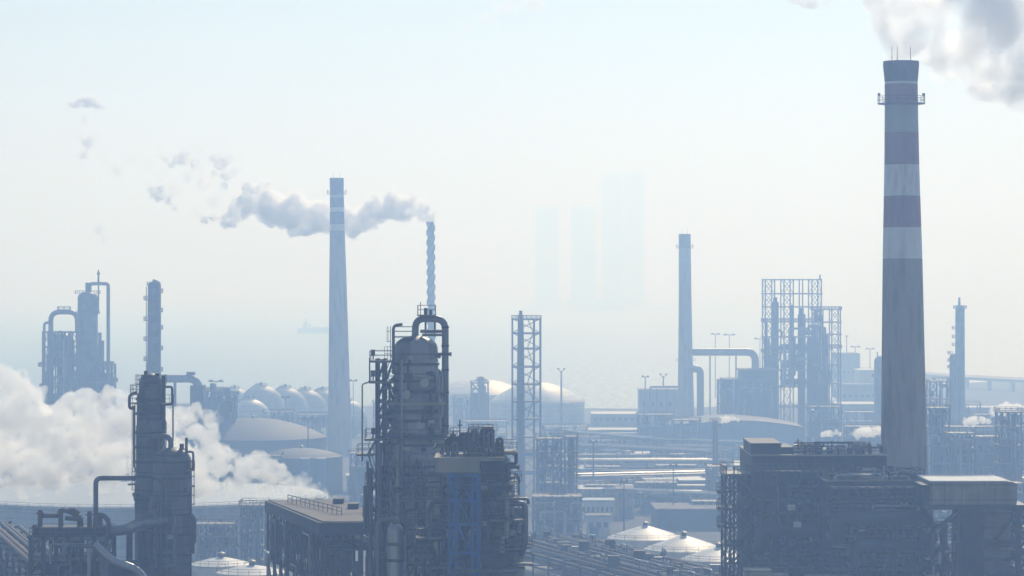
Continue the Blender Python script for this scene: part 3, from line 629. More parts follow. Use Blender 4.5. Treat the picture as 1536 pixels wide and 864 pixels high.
mb = MB(); mb.pipe([(x(163),Y-1,z(796)),(x(188),Y-1,z(794)),(x(200),Y+4,z(790)),(x(236),Y+8,z(790))],8*m,14*m,14); part(Bs,'header_pipe',mb,M['pipe'])
for px in (191,208,216): mb = MB(); mb.tube((x(px),Y+2,0),(x(px),Y+2,z(798)),.4,n=8); part(Bs,'leg',mb,M['steel'])
mb = MB(); mb.pipe([(x(150),Y-4,z(812)),(x(176),Y-5,z(836)),(x(222),Y-6,z(848)),(x(240),Y-6,z(900))],.5,2,10); part(Bs,'insulated_pipe',mb,M['alu'])
clutter(Bs,x(52),x(166),Y-3,Y+3,[z(900),z(858),z(832),z(802)],9,4,14,3)
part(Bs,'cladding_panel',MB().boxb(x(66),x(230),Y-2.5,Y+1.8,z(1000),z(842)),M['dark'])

# ---------------------------------------------------------------- small fittings on the near shells
def fittings(root, cx, cy, rad, rows, u, seed, n_noz=14, n_plat=5, n_pipe=10, n_box=6, span=(-PI*.97,-PI*.03)):
    R = random.Random(seed); m, z = u.m, u.z
    for i in range(n_noz):
        a = R.uniform(*span); row = R.uniform(*rows); r = rad(row)*m; L = R.uniform(.35,.9); q = R.uniform(.1,.28)
        c, s = math.cos(a), math.sin(a); mb = MB()
        mb.tube((cx+(r-.2)*c,cy+(r-.2)*s,z(row)),(cx+(r+L)*c,cy+(r+L)*s,z(row)),q,n=8).tube((cx+(r+L)*c,cy+(r+L)*s,z(row)),(cx+(r+L+.12)*c,cy+(r+L+.12)*s,z(row)),q*1.6,n=8); part(root,'nozzle',mb,M[R.choice(('steel','rust','pipe'))])
    for i in range(n_plat):
        a = R.uniform(span[0],span[1]-.6); row = R.uniform(*rows); r = rad(row)*m; ring_deck(root,cx,cy,z(row),r-.1,r+R.uniform(.9,1.6),a,a+R.uniform(.5,1.2),8,post=.06)
    for i in range(n_pipe):
        a = R.uniform(*span); ra = R.uniform(rows[0],(rows[0]+rows[1])*.5); rb = ra+R.uniform(20,80); r = max(rad(ra),rad(min(rb,rows[1])))*m; q = R.choice((.08,.12,.16,.22,.3)); L = r+q+.15
        a2 = a+R.uniform(-.5,.5); mb = MB(); pts = [(cx+(L-.6)*math.cos(a),cy+(L-.6)*math.sin(a),z(ra)),(cx+L*math.cos(a),cy+L*math.sin(a),z(ra)-.5),(cx+L*math.cos(a),cy+L*math.sin(a),z(rb))]
        for k in range(1,5): aa = a+(a2-a)*k/4; pts.append((cx+L*math.cos(aa),cy+L*math.sin(aa),z(rb)-.05*k))
        pts.append((cx+L*math.cos(a2),cy+L*math.sin(a2),z(rb+R.uniform(8,30)))); mb.pipe(pts,q,None,7); part(root,'small_pipe',mb,M[R.choice(('steel','rust','pipe','alu','shell'))])
    for i in range(n_box):
        a = R.uniform(*span); row = R.uniform(*rows); r = rad(row)*m+.35; w_ = R.uniform(.2,.5); cxx, cyy = cx+r*math.cos(a), cy+r*math.sin(a); h = R.uniform(.4,1.3)
        part(root,'junction_box',MB().boxb(cxx-w_,cxx+w_,cyy-.3,cyy+.3,z(row),z(row)+h),M[R.choice(('dark','alu','rust','beige'))])
u = U(340); fittings(T,u.x(624),340,lambda r: 33 if r < 590 else 38,(530,640),u,1,8,0,5,3); fittings(T,u.x(624),340,lambda r: 47.5,(662,860),u,7,22,6,18,9)
u = U(326); fittings(V,u.x(715),327,lambda r: 52 if r < 770 else 66,(700,860),u,2,26,9,26,16)
u = U(375); fittings(C1,u.x(226),375,lambda r: 18 if r < 595 else 21.5 if r < 720 else 24,(610,850),u,3,6,0,5,1)
fittings(C2,u.x(261),373,lambda r: 28.6,(700,860),u,4,5,0,4,1)
u = U(326)
for k in range(14):      # ragged equipment on the crowded platform
    R = random.Random(300+k); px = R.uniform(656,772); w_ = R.uniform(2,6); h = R.uniform(3,13) if px < 745 else R.uniform(2,6); y_ = 326+R.uniform(-4.5,1)
    part(V,'valve_body',MB().boxb(u.x(px),u.x(px+w_),y_,y_+.8,u.z(681.5),u.z(681.5-h)).tube((u.x(px+w_/2),y_+.4,u.z(681.5-h)),(u.x(px+w_/2),y_+.4,u.z(681.5-h-R.uniform(2,7))),.12,n=6),M[R.choice(('rust','dark','steel','pipe'))])
for a,b,row,d in ((640,660,722,-5),(640,664,742,-5.2),(724,772,722,-4.2),(722,760,706,-4),(640,700,842,-6.8),(770,800,842,-3),(770,798,812,-2.5)): deck(V,u.x(a),u.x(b),326+d,326+d+2.2,u.z(row),.18)
# ================================================================ dark boiler house below the banded chimney
Y = 412; u = U(Y); m, x, z = u.m, u.x, u.z
D = thing('boiler_house', (x(1230),Y,0), 'large dark boiler house with cluttered sunlit roof in front of the banded chimney', 'boiler house')
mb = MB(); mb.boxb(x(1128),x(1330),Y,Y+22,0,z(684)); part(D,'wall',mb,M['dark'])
part(D,'roof',MB().boxb(x(1127),x(1331),Y-.4,Y+22.4,z(684),z(682)),M['beige'])  # roof lightened to beige so it reads as a sunlit strip
mb = MB(); mb.boxb(x(1127),x(1172),Y+.6,Y+14,z(682),z(667)); mb.boxb(x(1126.4),x(1173),Y+.3,Y+14.3,z(667),z(665)); part(D,'stair_head',mb,M['dark'])
mb = MB(); mb.boxb(x(1172),x(1192),Y+2,Y+12,z(682),z(672)); part(D,'penthouse',mb,M['dark'])
for a,b,c,mm in ((1196,1214,673,'beige'),(1222,1240,676,'alu'),(1250,1281,674,'white'),(1288,1318,671,'beige'),(1205,1228,678,'white')):
    R = random.Random(a); y0 = Y+R.uniform(2,10); part(D,'roof_unit',MB().boxb(x(a),x(b),y0,y0+5,z(682),z(c)),M[mm])
mb = MB(); rails(mb,[(x(1240),Y+.1),(x(1329),Y+.1)],z(682),1.1,.08,2); part(D,'roof_railing',mb,M['rail'])
for px,t in ((1201,660),(1206,664),(1211,668),(1246,668),(1270,667),(1309,664)): mb = MB(); mb.tube((x(px),Y+4,z(682)),(x(px),Y+4,z(t)),.12,.07,6).beam((x(px-3),Y+4,z(t+4)),(x(px+3),Y+4,z(t+3)),.1); part(D,'roof_mast',mb,M['rust'])
for r in (705,728,752,776,800,824,846):
    part(D,'girt',MB().boxb(x(1127.5),x(1331),Y-.25,Y,z(r)-.2,z(r)+.2),M['steel'])
for px in range(1131,1240,9): part(D,'pilaster',MB().boxb(x(px)-.18,x(px)+.18,Y-.4,Y-.03,0,z(690)),M['steel'])
# nearer block
Y2 = 400; u2 = U(Y2); x2, z2 = u2.x, u2.z
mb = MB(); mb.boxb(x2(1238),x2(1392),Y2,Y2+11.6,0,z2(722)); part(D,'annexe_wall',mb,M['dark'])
part(D,'annexe_roof',MB().boxb(x2(1237),x2(1393),Y2-.4,Y2+11.6,z2(722),z2(720)),M['beige'])  # beige here too, sunlight put into the roof colour
for a,b,c,d,mm in ((1240,1272,720,713,'dark'),(1276,1300,720,716,'beige'),(1326,1352,720,717,'white'),(1352,1386,720,712,'steel'),(1300,1322,720,707,'dark')):
    R = random.Random(a+1); y0 = Y2+R.uniform(0,4); part(D,'roof_unit',MB().boxb(x2(a),x2(b),y0,y0+4,z2(c),z2(d)),M[mm])
R = random.Random(21)
for i in range(44):
    near = R.random() < .6; uu = u2 if near else u; YY = Y2 if near else Y; a0, a1 = (1240,1390) if near else (1130,1238)
    px = R.uniform(a0,a1); ra = R.uniform(728,830); rb = ra+R.uniform(15,70); qx = px+R.uniform(-50,50); qx = max(a0,min(a1,qx)); r = R.uniform(.14,.5); yy = YY-.8-R.random()*1.6
    mb = MB(); mb.pipe([(uu.x(px),yy,uu.z(rb)),(uu.x(px),yy,uu.z(ra)),(uu.x(qx),yy,uu.z(ra))],r,None,8); part(D,'pipe',mb,M[R.choice(('steel','dark','steel','rust','pipe'))])
for a,b,r in ((1238,1330,768),(1300,1394,742),(1238,1394,800),(1270,1394,828),(1238,1360,850)): deck(D,x2(a),x2(b),Y2-3,Y2-.05,z2(r),.25,th=.08)
for px,r in ((1184,759),(1193,784),(1352,752),(1371,752),(1288,790)): mb = MB(); mb.boxb(u2.x(px)-.5,u2.x(px)+.5,Y2-3.4,Y2-2.8,u2.z(r)-.35,u2.z(r)+.35); part(D,'lamp_housing',mb,M['alu'])
mb = MB(); mb.boxb(u2.x(1128),u2.x(1390),Y2-9,Y2-1.2,u2.z(872),u2.z(868)); part(D,'low_roof',mb,M['roof'])
for a,b,c in ((1110,1150,846),(1150,1175,853),(1200,1270,856)): mb = MB(); mb.boxb(u2.x(a),u2.x(b),Y2-8,Y2-5,u2.z(900),u2.z(c)); part(D,'low_hut',mb,M['beige'])
# open steelwork carried on the front of both blocks
zs_ = [0]+[z(r) for r in (890,866,846,826,806,786,766,746,726,704)]
part(D,'front_frame',mframe(MB(),x(1129),x(1237),Y-4.2,Y-1.0,zs_,9,1,.24,'/',(0,2,5,7)),M['steel'])
zs2 = [0]+[z2(r) for r in (890,868,848,828,808,788,768,748,728)]
part(D,'front_frame',mframe(MB(),x2(1240),x2(1391),Y2-4.4,Y2-1.0,zs2,11,1,.24,'/',(1,4,6,9)),M['steel'])
for zz in zs_[3:]: deck(D,x(1129),x(1237),Y-4.3,Y-.9,zz,.12,rail=True,sides='f',th=.06)
for zz in zs2[3:]: deck(D,x2(1240),x2(1391),Y2-4.5,Y2-.9,zz,.12,rail=True,sides='f',th=.06)
clutter(D,x(1130),x(1236),Y-4,Y-1.2,zs_[3:],201,5,9,5,('dark','steel','dark','shell'),(.1,.35))
clutter(D,x2(1242),x2(1390),Y2-4.2,Y2-1.2,zs2[3:],202,6,10,5,('dark','steel','dark','shell'),(.1,.35))
for k in range(18):
    R = random.Random(500+k); near = k % 2; uu, YY, r0, (a0,a1) = (u2,Y2,720,(1242,1385)) if near else (u,Y,682,(1176,1322)); px = R.uniform(a0,a1); w_ = R.uniform(1.5,6); h = R.uniform(2,10)
    part(D,'roof_fitting',MB().boxb(uu.x(px),uu.x(px+w_),YY+R.uniform(.4,3),YY+R.uniform(3.2,6),uu.z(r0),uu.z(r0-h)),M[R.choice(('rust','dark','beige','steel','alu'))])
for px,t in ((1262,704),(1292,706),(1340,703),(1366,706)): part(D,'vent_pipe',MB().tube((x2(px),Y2+2,z2(720)),(x2(px),Y2+2,z2(t)),.22,n=8).tube((x2(px),Y2+2,z2(t)),(x2(px),Y2+2,z2(t)+.3),.4,n=8),M['steel'])
for a,b,row,r in ((1250,1385,772,1.1),(1135,1232,790,.9),(1275,1388,812,.8)):
    uu, YY = (u2,Y2) if a > 1240 else (u,Y); part(D,'gas_main',MB().pipe([(uu.x(a),YY-.5,uu.z(row+30)),(uu.x(a),YY-6,uu.z(row+30)),(uu.x(a),YY-6,uu.z(row)),(uu.x(b),YY-6,uu.z(row)),(uu.x(b),YY-6,0)],r,2.4,14),M['steel'])
part(D,'roof_frame',mframe(MB(),x(1200),x(1234),Y+2,Y+8,[z(682),z(674),z(668)],4,1,.14,'/'),M['rust'])
part(D,'roof_frame',mframe(MB(),x(1262),x(1300),Y+3,Y+9,[z(682),z(675)],4,1,.14,None),M['steel'])
part(D,'roof_frame',mframe(MB(),x2(1330),x2(1388),Y2+1,Y2+6,[z2(720),z2(712),z2(705)],5,1,.14,'/',(0,3)),M['steel'])
clutter(D,x(1180),x(1326),Y+1,Y+9,[z(682),z(674),z(667)],205,3,9,4,('rust','alu','dark','beige'),(.1,.25))
clutter(D,x2(1242),x2(1388),Y2+1,Y2+7,[z2(720),z2(712),z2(706)],206,3,9,4,('rust','alu','dark','beige'),(.1,.25))
# lattice stair frame on its flank
L = thing('steel_structure', (x(1108),Y,0), 'open braced steel stair frame on the flank of the dark boiler house', 'steel frame')
zs = [0]+[z(r) for r in (900,872,845,818,791,764,737,712)]
part(L,'frame',mframe(MB(),x(1089),x(1127),Y+1,Y+8,zs,3,1,.34,'x'),M['steel'])
deck(L,x(1086),x(1128),Y+.2,Y+9,z(711),.35,th=.09)
for r in (764,818): deck(L,x(1088),x(1128),Y+1.3,Y+7.7,z(r),.25,rail=False)
for r in (739,764,790): deck(L,x(1078),x(1089),Y+2,Y+5,z(r),.3,th=.08)
ladder(L,x(1083),Y+1.9,z(800),z(735),.6,(0,-1))
stairs(L,x(1102),x(1126),Y-.2,zs[2:],1.0)
mb = MB(); mb.tube((x(1090),Y+1,z(711)),(x(1090),Y+1,z(699)),.1,n=6).tube((x(1102),Y+1,z(711)),(x(1102),Y+1,z(701)),.1,n=6); part(L,'mast',mb,M['steel'])

# ================================================================ raised rounded bin on a frame
Y = 388; u = U(Y); m, x, z = u.m, u.x, u.z
E = thing('precipitator', (x(1460),Y,0), 'raised beige dust filter casing with flat pale roof on a dark braced frame', 'dust filter')
pts = [(x(1395),z(757)),(x(1524),z(757)),(x(1525.5),z(754)),(x(1525.5),z(727)),(x(1520),z(723)),(x(1395),z(723))]
mb = MB(); n = len(pts)
mb.add([(a,Y,b) for a,b in pts]+[(a,Y+12,b) for a,b in pts],[list(range(n)),list(range(n,2*n))[::-1]]+[((i+1)%n,i,i+n,(i+1)%n+n) for i in range(n)])
part(E,'casing',mb,M['beige'])
part(E,'sunlit_roof',MB().boxb(x(1394),x(1512),Y-.3,Y+12.3,z(722.9),z(721)),M['white'])  # white slab paints the sunlit line along the casing top
for px in (1400,1420,1445,1470,1495): part(E,'casing_rib',MB().boxb(x(px)-.15,x(px)+.15,Y-.3,Y-.02,z(757),z(724)),M['beige'])
part(E,'inlet_duct',MB().boxb(x(1384),x(1396),Y+.5,Y+8,z(760),z(728)),M['dark'])
part(E,'girder',MB().boxb(x(1385),x(1540),Y-.5,Y+12.5,z(764),z(757.2)),M['steel'])
part(E,'tower_leg',MB().boxb(x(1443),x(1478),Y+1,Y+8,0,z(764.2)),M['dark'])
part(E,'panel_wall',MB().boxb(x(1480),x(1522),Y+3,Y+10,0,z(765)),M['beige'])
part(E,'frame',mframe(MB(),x(1526),x(1548),Y,Y+10,[0]+[z(r) for r in (890,860,828,796,764)],1,1,.6,'x'),M['steel'])
for a,b,c,d in ((1490,810,1526,768),(1490,862,1526,830),(1395,800,1443,762)): part(E,'brace',MB().beam((x(a),Y-.2,z(b)),(x(c),Y-.2,z(d)),.45),M['steel'])
for r in (812,818,838,862): part(E,'beam',MB().boxb(x(1478),x(1526),Y-.3,Y+.3,z(r)-.25,z(r)+.25),M['steel'])
for a,b,r in ((1392,1440,796),(1392,1440,838),(1392,1442,864),(1405,1440,818)): deck(E,x(a),x(b),Y+1.5,Y+7,z(r),.3,m='alu',th=.08)
ladder(E,x(1435),Y+.6,z(870),z(765),.9,(0,-1),True,.12)
clutter(E,x(1395),x(1440),Y+2,Y+6,[z(890),z(864),z(838),z(812),z(790)],31,5,12,2,('alu','shell','pipe'))
for a,r in ((1420,780),(1400,790)): mb = MB(); mb.pipe([(x(a),Y+1,z(r+60)),(x(a),Y+1,z(r)),(x(a+24),Y+1,z(r))],.3,None,8); part(E,'pipe',mb,M['rust'])

# ================================================================ long elevated pipe bridge crossing the bottom of the picture
def pipe_bridge(name, p0, p1, ztop, width, label, seed, npipes=9, span=9, w=.4, mats=('pipe','alu','steel','rust','shell'), tiers=2, cover=None, fit=0):
    p0, p1 = Vector((*p0,0)), Vector((*p1,0)); d = p1-p0; L = d.length; d.normalize(); s = Vector((-d.y,d.x,0)); R = random.Random(seed)
    root = thing(name, p0, label, 'pipe rack')
    N = max(2,int(L/span)); mb = MB()
    for i in range(N+1):
        c = p0+d*(L*i/N)
        for k in (-.5,.5): mb.beam(c+s*width*k, c+s*width*k+Vector((0,0,ztop)), w)
        for t in range(tiers): zz = ztop-.3-t*2.6; mb.beam(c-s*width*.5+Vector((0,0,zz)), c+s*width*.5+Vector((0,0,zz)), w*.8)
        if i < N:
            c2 = p0+d*(L*(i+1)/N)
            for k in (-.5,.5):
                for t in range(tiers): zz = Vector((0,0,ztop-.5-t*2.6)); mb.beam(c+s*width*k+zz, c2+s*width*k+zz, w*.7)
                if i % 3 == 1: mb.beam(c+s*width*k, c2+s*width*k+Vector((0,0,ztop-3)), w*.45)
    part(root,'frame',mb,M['steel'])
    for t in range(tiers):
        off = -width*.46
        while off < width*.46:
            r = R.choice((.12,.18,.25,.35,.5))*(1 if width > 5 else .7); off += r
            zz = Vector((0,0,ztop+.05+r-t*2.6)); a, b = R.uniform(0,.12), R.uniform(.85,1)
            pts = [p0+d*L*a+s*off+zz, p0+d*L*b+s*off+zz]
            if R.random() < .4: pts.append(pts[-1]+Vector((0,0,-2)))
            part(root,'pipe',MB().pipe(pts,r,None,8),M[R.choice(mats)]); off += r+R.uniform(.1,width*.07)
    for i in range(fit):
        t, o, h, q = R.uniform(.02,.97), R.uniform(-.45,.45)*width, R.uniform(.5,2.2), R.uniform(.3,1.2); c = p0+d*L*t+s*o+Vector((0,0,ztop+.4))
        if R.random() < .5: part(root,'valve_box',MB().boxb(c.x-q,c.x+q,c.y-q*.6,c.y+q*.6,c.z-.3,c.z+h),M[R.choice(('dark','rust','steel','beige','alu'))])
        else: part(root,'expansion_loop',MB().pipe([c-d*q*2,c-d*q*2+Vector((0,0,h)),c+d*q*2+Vector((0,0,h)),c+d*q*2],.14,.4,7),M[R.choice(('pipe','rust','alu','steel'))])
    if cover: part(root,'cover',MB().prism([p0-s*width*.55,p1-s*width*.55,p1+s*width*.55,p0+s*width*.55],ztop-5.6,ztop-5.2),M[cover])
    return root
pipe_bridge('pipe_bridge',(4,604),(36,508),22,18,'broad dark elevated pipe bridge sloping past the foot of the blue framed vessel',3,mats=('steel','rust','dark','steel'),cover='dark',npipes=12,fit=70)
pipe_bridge('pipe_bridge',(-2,560),(20,470),16.2,14,'lower dark pipe bridge running beside the broad one near the white domes',4,mats=('steel','rust','dark','steel'),cover='dark',fit=40)
Y = 400; u = U(Y)
pipe_bridge('conveyor_bridge',(-83,466),(-46,330),36.8,5,'dark sloping conveyor bridge with ochre strip below the valve skid',6,mats=('rust','steel','dark'),cover='dark')
pipe_bridge('conveyor_bridge',(-90,460),(-58,330),34.5,3.4,'second conveyor bridge, nearer the picture edge, without ochre strip',8,mats=('steel','dark'),cover='dark')
# white domed tanks
dome_tank(700,968,57,806,788,'white domed tank with its low roof partly hidden behind two others',group='low white domed tanks',cone=True)
dome_tank(670,1026,60,823,803,'white domed tank in the middle of three overlapping roofs beside the stair frame',group='low white domed tanks',cone=True)
dome_tank(640,1078,56,838,820,'white domed tank tucked against the braced stair frame of the boiler house',group='low white domed tanks',cone=True)
dome_tank(600,332,48,846,835,'small pale domed tank beside the twin dark columns',group='low white domed tanks',cone=True)
dome_tank(580,378,54,858,847,'pale domed tank lowest beside the open roofed shelter',group='low white domed tanks',cone=True)
# ================================================================ big floating roof tank behind the steam
def float_tank(Z, cx, hw, rim, roof_row, label):
    u = U(Z); x, r, zr = u.x(cx), hw*u.m, u.z(rim); yc = Z+r
    root = thing('floating_roof_tank', (x,yc,0), label, 'tank', 'storage tanks')
    mb = MB(); mb.lathe(x,yc,[(r,0),(r,zr),(r-.3,zr),(r-.3,zr-3.5)],96); mb.f = mb.f[:-2]; mb.sm = mb.sm[:-2]; part(root,'shell',mb,M['tank_grey'])
    mb = MB(); mb.lathe(x,yc,[(r-.31,zr-3.5),(0,zr-3.1)],96); mb.f.pop(0) if False else None; part(root,'floating_roof',mb,M['dome_dark'])
    mb = MB()
    for z in (zr-.5,zr-1.6,zr*.55): mb.lathe(x,yc,[(r,z),(r+.5,z),(r+.5,z+.15),(r,z+.2)],96)
    part(root,'wind_girder',mb,M['alu'])
    mb = MB(); n = 90; q = [(x+(r+.4)*math.cos(2*PI*i/n), yc+(r+.4)*math.sin(2*PI*i/n)) for i in range(n+1)]; rails(mb,q,zr-.3,1.1,.09,6); part(root,'rim_railing',mb,M['rail'])
    return root
float_tank(770,170,300,761,740,'huge grey open topped tank with pale rim below the steam bank')
float_tank(800,-210,110,752,740,'grey open topped tank cut by the picture edge under the steam')

# ================================================================ dome roofed tanks and sphere tanks
dome_tank(1130,380,110,655,627,'largest dark domed tank standing in front of the ribbed sphere tanks','dome_dark','dome_dark')
dome_tank(1040,452,62,684,672,'low dark domed tank between the steam and the slim concrete chimney','dome_dark','dome_dark')
u = U(1030)
for k,(px,lab) in enumerate(((457,'pale blue cladding strip on the low tank nearer the steam'),(481,'pale blue cladding strip on the low tank beside the slim chimney'))):
    t = thing('stair_enclosure',(u.x(px),1016,0),lab,'stair enclosure','pale blue stair enclosures'); uu = U(1016)
    part(t,'cladding',MB().boxb(uu.x(px-6),uu.x(px+6),1016,1019,0,uu.z(689)),M['lightblue']); part(t,'roof',MB().boxb(uu.x(px-7),uu.x(px+7),1015.6,1019.4,uu.z(689),uu.z(687.5)),M['shed'])
def sphere_tank(Z, px, row, rp, label):
    u = U(Z); R = rp*u.m; x, zc = u.x(px), u.z(row)
    root = thing('sphere_tank',(x,Z,0),label,'sphere tank','sphere gas tanks')
    mb = MB(); mb.lathe(x,Z,[(max(0,R*math.sin(PI*i/20)), zc-R*math.cos(PI*i/20)) for i in range(21)],36); part(root,'sphere',mb,M['tank' if Z < 1450 else 'tank_grey'])  # paler colour on two spheres brings out a sunlit crescent, the rest are greyed
    for k in range(10): a = 2*PI*k/10; mb = MB(); mb.tube((x+R*.97*math.cos(a),Z+R*.97*math.sin(a),0),(x+R*.97*math.cos(a),Z+R*.97*math.sin(a),zc+.5),.45,n=8); part(root,'leg',mb,M['shell_light'])
    ring_deck(root,x,Z,zc+R*1.0,0.6,R*.26,n=14,post=.1); 
    mb = MB(); mb.lathe(x,Z,[(.7,zc+R),(.7,zc+R+1.6),(0,zc+R+2)],10); part(root,'valve_dome',mb,M['shell'])
    mb = MB(); pts = []
    for i in range(15): a = PI*.02+PI*.5*i/14; pts.append((x-(R+.7)*math.cos(a)*.75,Z-(R+.7)*math.cos(a)*.66,zc+(R+.7)*math.sin(a)))
    mb.sweep(pts,.35,5); part(root,'stair',mb,M['rail'])
    return root
for px,row,rp,Z,lab in ((392,614,36,1500,'sphere tank with the highest top of the row, seen beyond the big dark dome'),(428,616,35,1520,'sphere tank second highest in the row beyond the big dark dome'),
      (458,618,34,1540,'sphere tank in the row just before the slim concrete chimney'),(484,618,34,1560,'sphere tank half hidden by the slim concrete chimney'),
      (374,632,34,1380,'sphere tank with a bright crescent rim standing nearest, above the dark dome'),(522,628,28,1420,'sphere tank showing between the slim chimney and the stair tower'),
      (352,612,30,1580,'sphere tank peeping out behind the bright rimmed one')):
    sphere_tank(Z,px,row,rp,lab)
dome_tank(1560,806,71,602,573,'pale domed tank with sunlit roof behind the lattice tower','tank','tank',group='big pale domed tanks')
dome_tank(1680,716,78,590,568,'paler domed tank between the arched tower and the lattice tower','tank','tank',group='big pale domed tanks')

# ================================================================ lattice stack tower
Y = 1000; u = U(Y); m, x, z = u.m, u.x, u.z
LT = thing('lattice_tower',(x(789),Y,0),'square blue lattice tower carrying a tall pipe flare behind the vessel','lattice tower')
zs = [0]+[z(r) for r in (708,680,654,627,601,575,549,522,499,478)]
part(LT,'frame',mframe(MB(),x(768.5),x(810.5),Y-4.5,Y+4.5,zs,1,1,.62,'x',None,.22),M['blue'])
mb = MB(); mb.tube((x(781),Y,0),(x(781),Y,z(600)),7.2*m,6.2*m,16).tube((x(781),Y,z(600)),(x(781),Y,z(472)),6.2*m,4.2*m,16).tube((x(781),Y,z(474)),(x(781),Y,z(466)),2.6*m,n=10); part(LT,'flare_riser',mb,M['shell'])
mb = MB(); mb.tube((x(801),Y+1,0),(x(801),Y+1,z(480)),1.7*m,n=10); part(LT,'riser_pipe',mb,M['shell'])
for r in (478,499,522,549,575,601,627,654): deck(LT,x(767),x(812),Y-5,Y+5,z(r),.3,rail=(r==478),th=.15)
stairs(LT,x(791),x(800),Y-3,zs[4:],1.2)

# ================================================================ left background units
Y = 1180; u = U(Y); m, x, z = u.m, u.x, u.z
G = thing('reformer_unit',(x(92),Y,0),'hazy cracking unit with arched pipe over its crowded frame, steam at its foot','process unit')
zs = [0]+[z(r) for r in (680,645,612,580,548,520,498)]
part(G,'frame',mframe(MB(),x(64),x(120),Y,Y+14,zs,5,1,.55,'x',(0,2,4),.4),M['steel'])
clutter(G,x(66),x(118),Y+1,Y+12,zs[2:],12,8,22,7,('shell','steel','pipe'),(.4,1.0))
for a,b,t in ((84,93,496),(99,109,508),(111,120,488),(68,76,545)): vdrum(G,x((a+b)/2),Y+5,0,z(t),(b-a)/2*m,'shell',n=16)
mb = MB(); mb.pipe([(x(75),Y+2,z(540)),(x(75),Y+2,z(468)),(x(115),Y+2,z(468)),(x(115),Y+2,z(500))],3.8*m,14*m,12); part(G,'arched_pipe',mb,M['pipe'])
mb = MB(); mb.pipe([(x(67),Y-1,z(620)),(x(67),Y-1,z(484)),(x(80),Y-1,z(484))],2*m,5*m,8); part(G,'riser_pipe',mb,M['pipe'])
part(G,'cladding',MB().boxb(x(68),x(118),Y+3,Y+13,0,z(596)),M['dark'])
deck(G,x(86),x(104),Y,Y+4,z(464),.4,th=.2); deck(G,x(58),x(126),Y-1.5,Y+14,z(548),.5,th=.2); deck(G,x(60),x(122),Y-1.5,Y+14,z(580),.5,th=.2)
G2 = thing('reactor_tower',(x(138),Y-10,0),'hazy tall reactor tower with a square overhead pipe loop at its top','tower')
Y = 1170
mb = MB(); mb.lathe(x(137),Y,[(16*m,0),(16*m,z(520)),(15*m,z(515)),(15*m,z(446))]+head(15*m,z(446),1,.6)[1:],22); part(G2,'shell',mb,M['shell'])
mb = MB(); mb.pipe([(x(140),Y,z(440)),(x(140),Y,z(425.5)),(x(167.5),Y,z(425.5)),(x(167.5),Y,z(560))],2.7*m,5*m,10); part(G2,'overhead_pipe',mb,M['pipe'])
mb = MB(); mb.tube((x(153),Y,z(424)),(x(153),Y,z(405)),1.6*m,1*m,8).tube((x(153),Y,z(412)),(x(153),Y,z(409)),2.4*m,n=8); part(G2,'vent',mb,M['steel'])
mb = MB(); mb.boxb(x(134),x(141),Y-1,Y+1.5,z(440),z(424)); part(G2,'relief_valve',mb,M['steel'])
mb = MB(); mb.beam((x(153),Y,z(425)),(x(153),Y,z(470)),.5); part(G2,'pipe_support',mb,M['steel'])
for r,ww in ((440,19),(470,18),(505,18),(540,20),(565,20)): ring_deck(G2,x(137),Y,z(r),15*m,ww*m,post=.15,n=16)
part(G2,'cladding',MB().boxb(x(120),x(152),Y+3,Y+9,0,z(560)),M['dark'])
for px in (150,156,160): mb = MB(); mb.tube((x(px),Y-2,0),(x(px),Y-2,z(480+(px-150)*3)),.7,n=8); part(G2,'riser_pipe',mb,M['pipe'])
G3 = thing('steel_structure',(x(166),Y-12,0),'hazy low steel frame stepping down beside the square pipe loop','steel frame')
Y = 1160; zs = [0]+[z(r) for r in (660,630,600,570,545)]
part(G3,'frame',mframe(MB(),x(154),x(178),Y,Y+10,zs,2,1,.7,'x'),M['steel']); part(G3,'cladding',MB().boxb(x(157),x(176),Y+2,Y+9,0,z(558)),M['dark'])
deck(G3,x(152),x(182),Y-1,Y+10,z(570),.5,th=.2); deck(G3,x(150),x(176),Y-1,Y+10,z(545),.5,th=.2)
clutter(G3,x(155),x(177),Y,Y+8,zs[1:],4,3,6,2,('shell','steel'),(.3,.6))

Y = 960; u = U(Y); m, x, z = u.m, u.x, u.z
G4 = thing('distillation_column',(x(230),Y,0),'slender hazy column bristling with side platforms behind the dark twin columns','column')
mb = MB(); mb.lathe(x(230),Y,[(11*m,0),(11*m,z(560)),(9.2*m,z(540)),(8.3*m,z(428))]+head(8.3*m,z(428),1,.7)[1:],20); part(G4,'shell',mb,M['shell'])
for k,r in enumerate((438,449,467,480,493,510,524,540,556)):
    a = PI*.72 if k % 2 else -PI*.3; ring_deck(G4,x(230),Y,z(r),8*m,14.5*m,a,a+PI*.62,8,post=.12,thick=.3)
ring_deck(G4,x(230),Y,z(428),7*m,10*m,post=.14)
mb = MB(); mb.pipe([(x(230),Y,z(424)),(x(230),Y,z(420)),(x(240.5),Y-1,z(424)),(x(240.5),Y-1,0)],.35,1,8); part(G4,'overhead_pipe',mb,M['pipe'])
ladder(G4,x(220),Y-.8,z(600),z(430),.8,(-1,0),False,.16)
G5 = thing('flue_duct',(x(275),Y+60,0),'horizontal hazy flue duct bending down beside the slender column','duct')
u5 = U(1040); mb = MB(); mb.pipe([u5.p(240,568),u5.p(294,568),u5.p(303,592),u5.p(303,640)],6*u5.m,12*u5.m,14); part(G5,'duct',mb,M['pipe'])
part(G5,'hopper',MB().boxb(u5.x(286),u5.x(306),1038,1046,u5.z(640),u5.z(578)),M['dark'])
part(G5,'hatch',MB().boxb(u5.x(280),u5.x(292),1039,1043,u5.z(562.5),u5.z(558)),M['steel'])
for px in (262,300): part(G5,'leg',MB().tube((u5.x(px),1041,0),(u5.x(px),1041,u5.z(574)),.5,n=8),M['steel'])
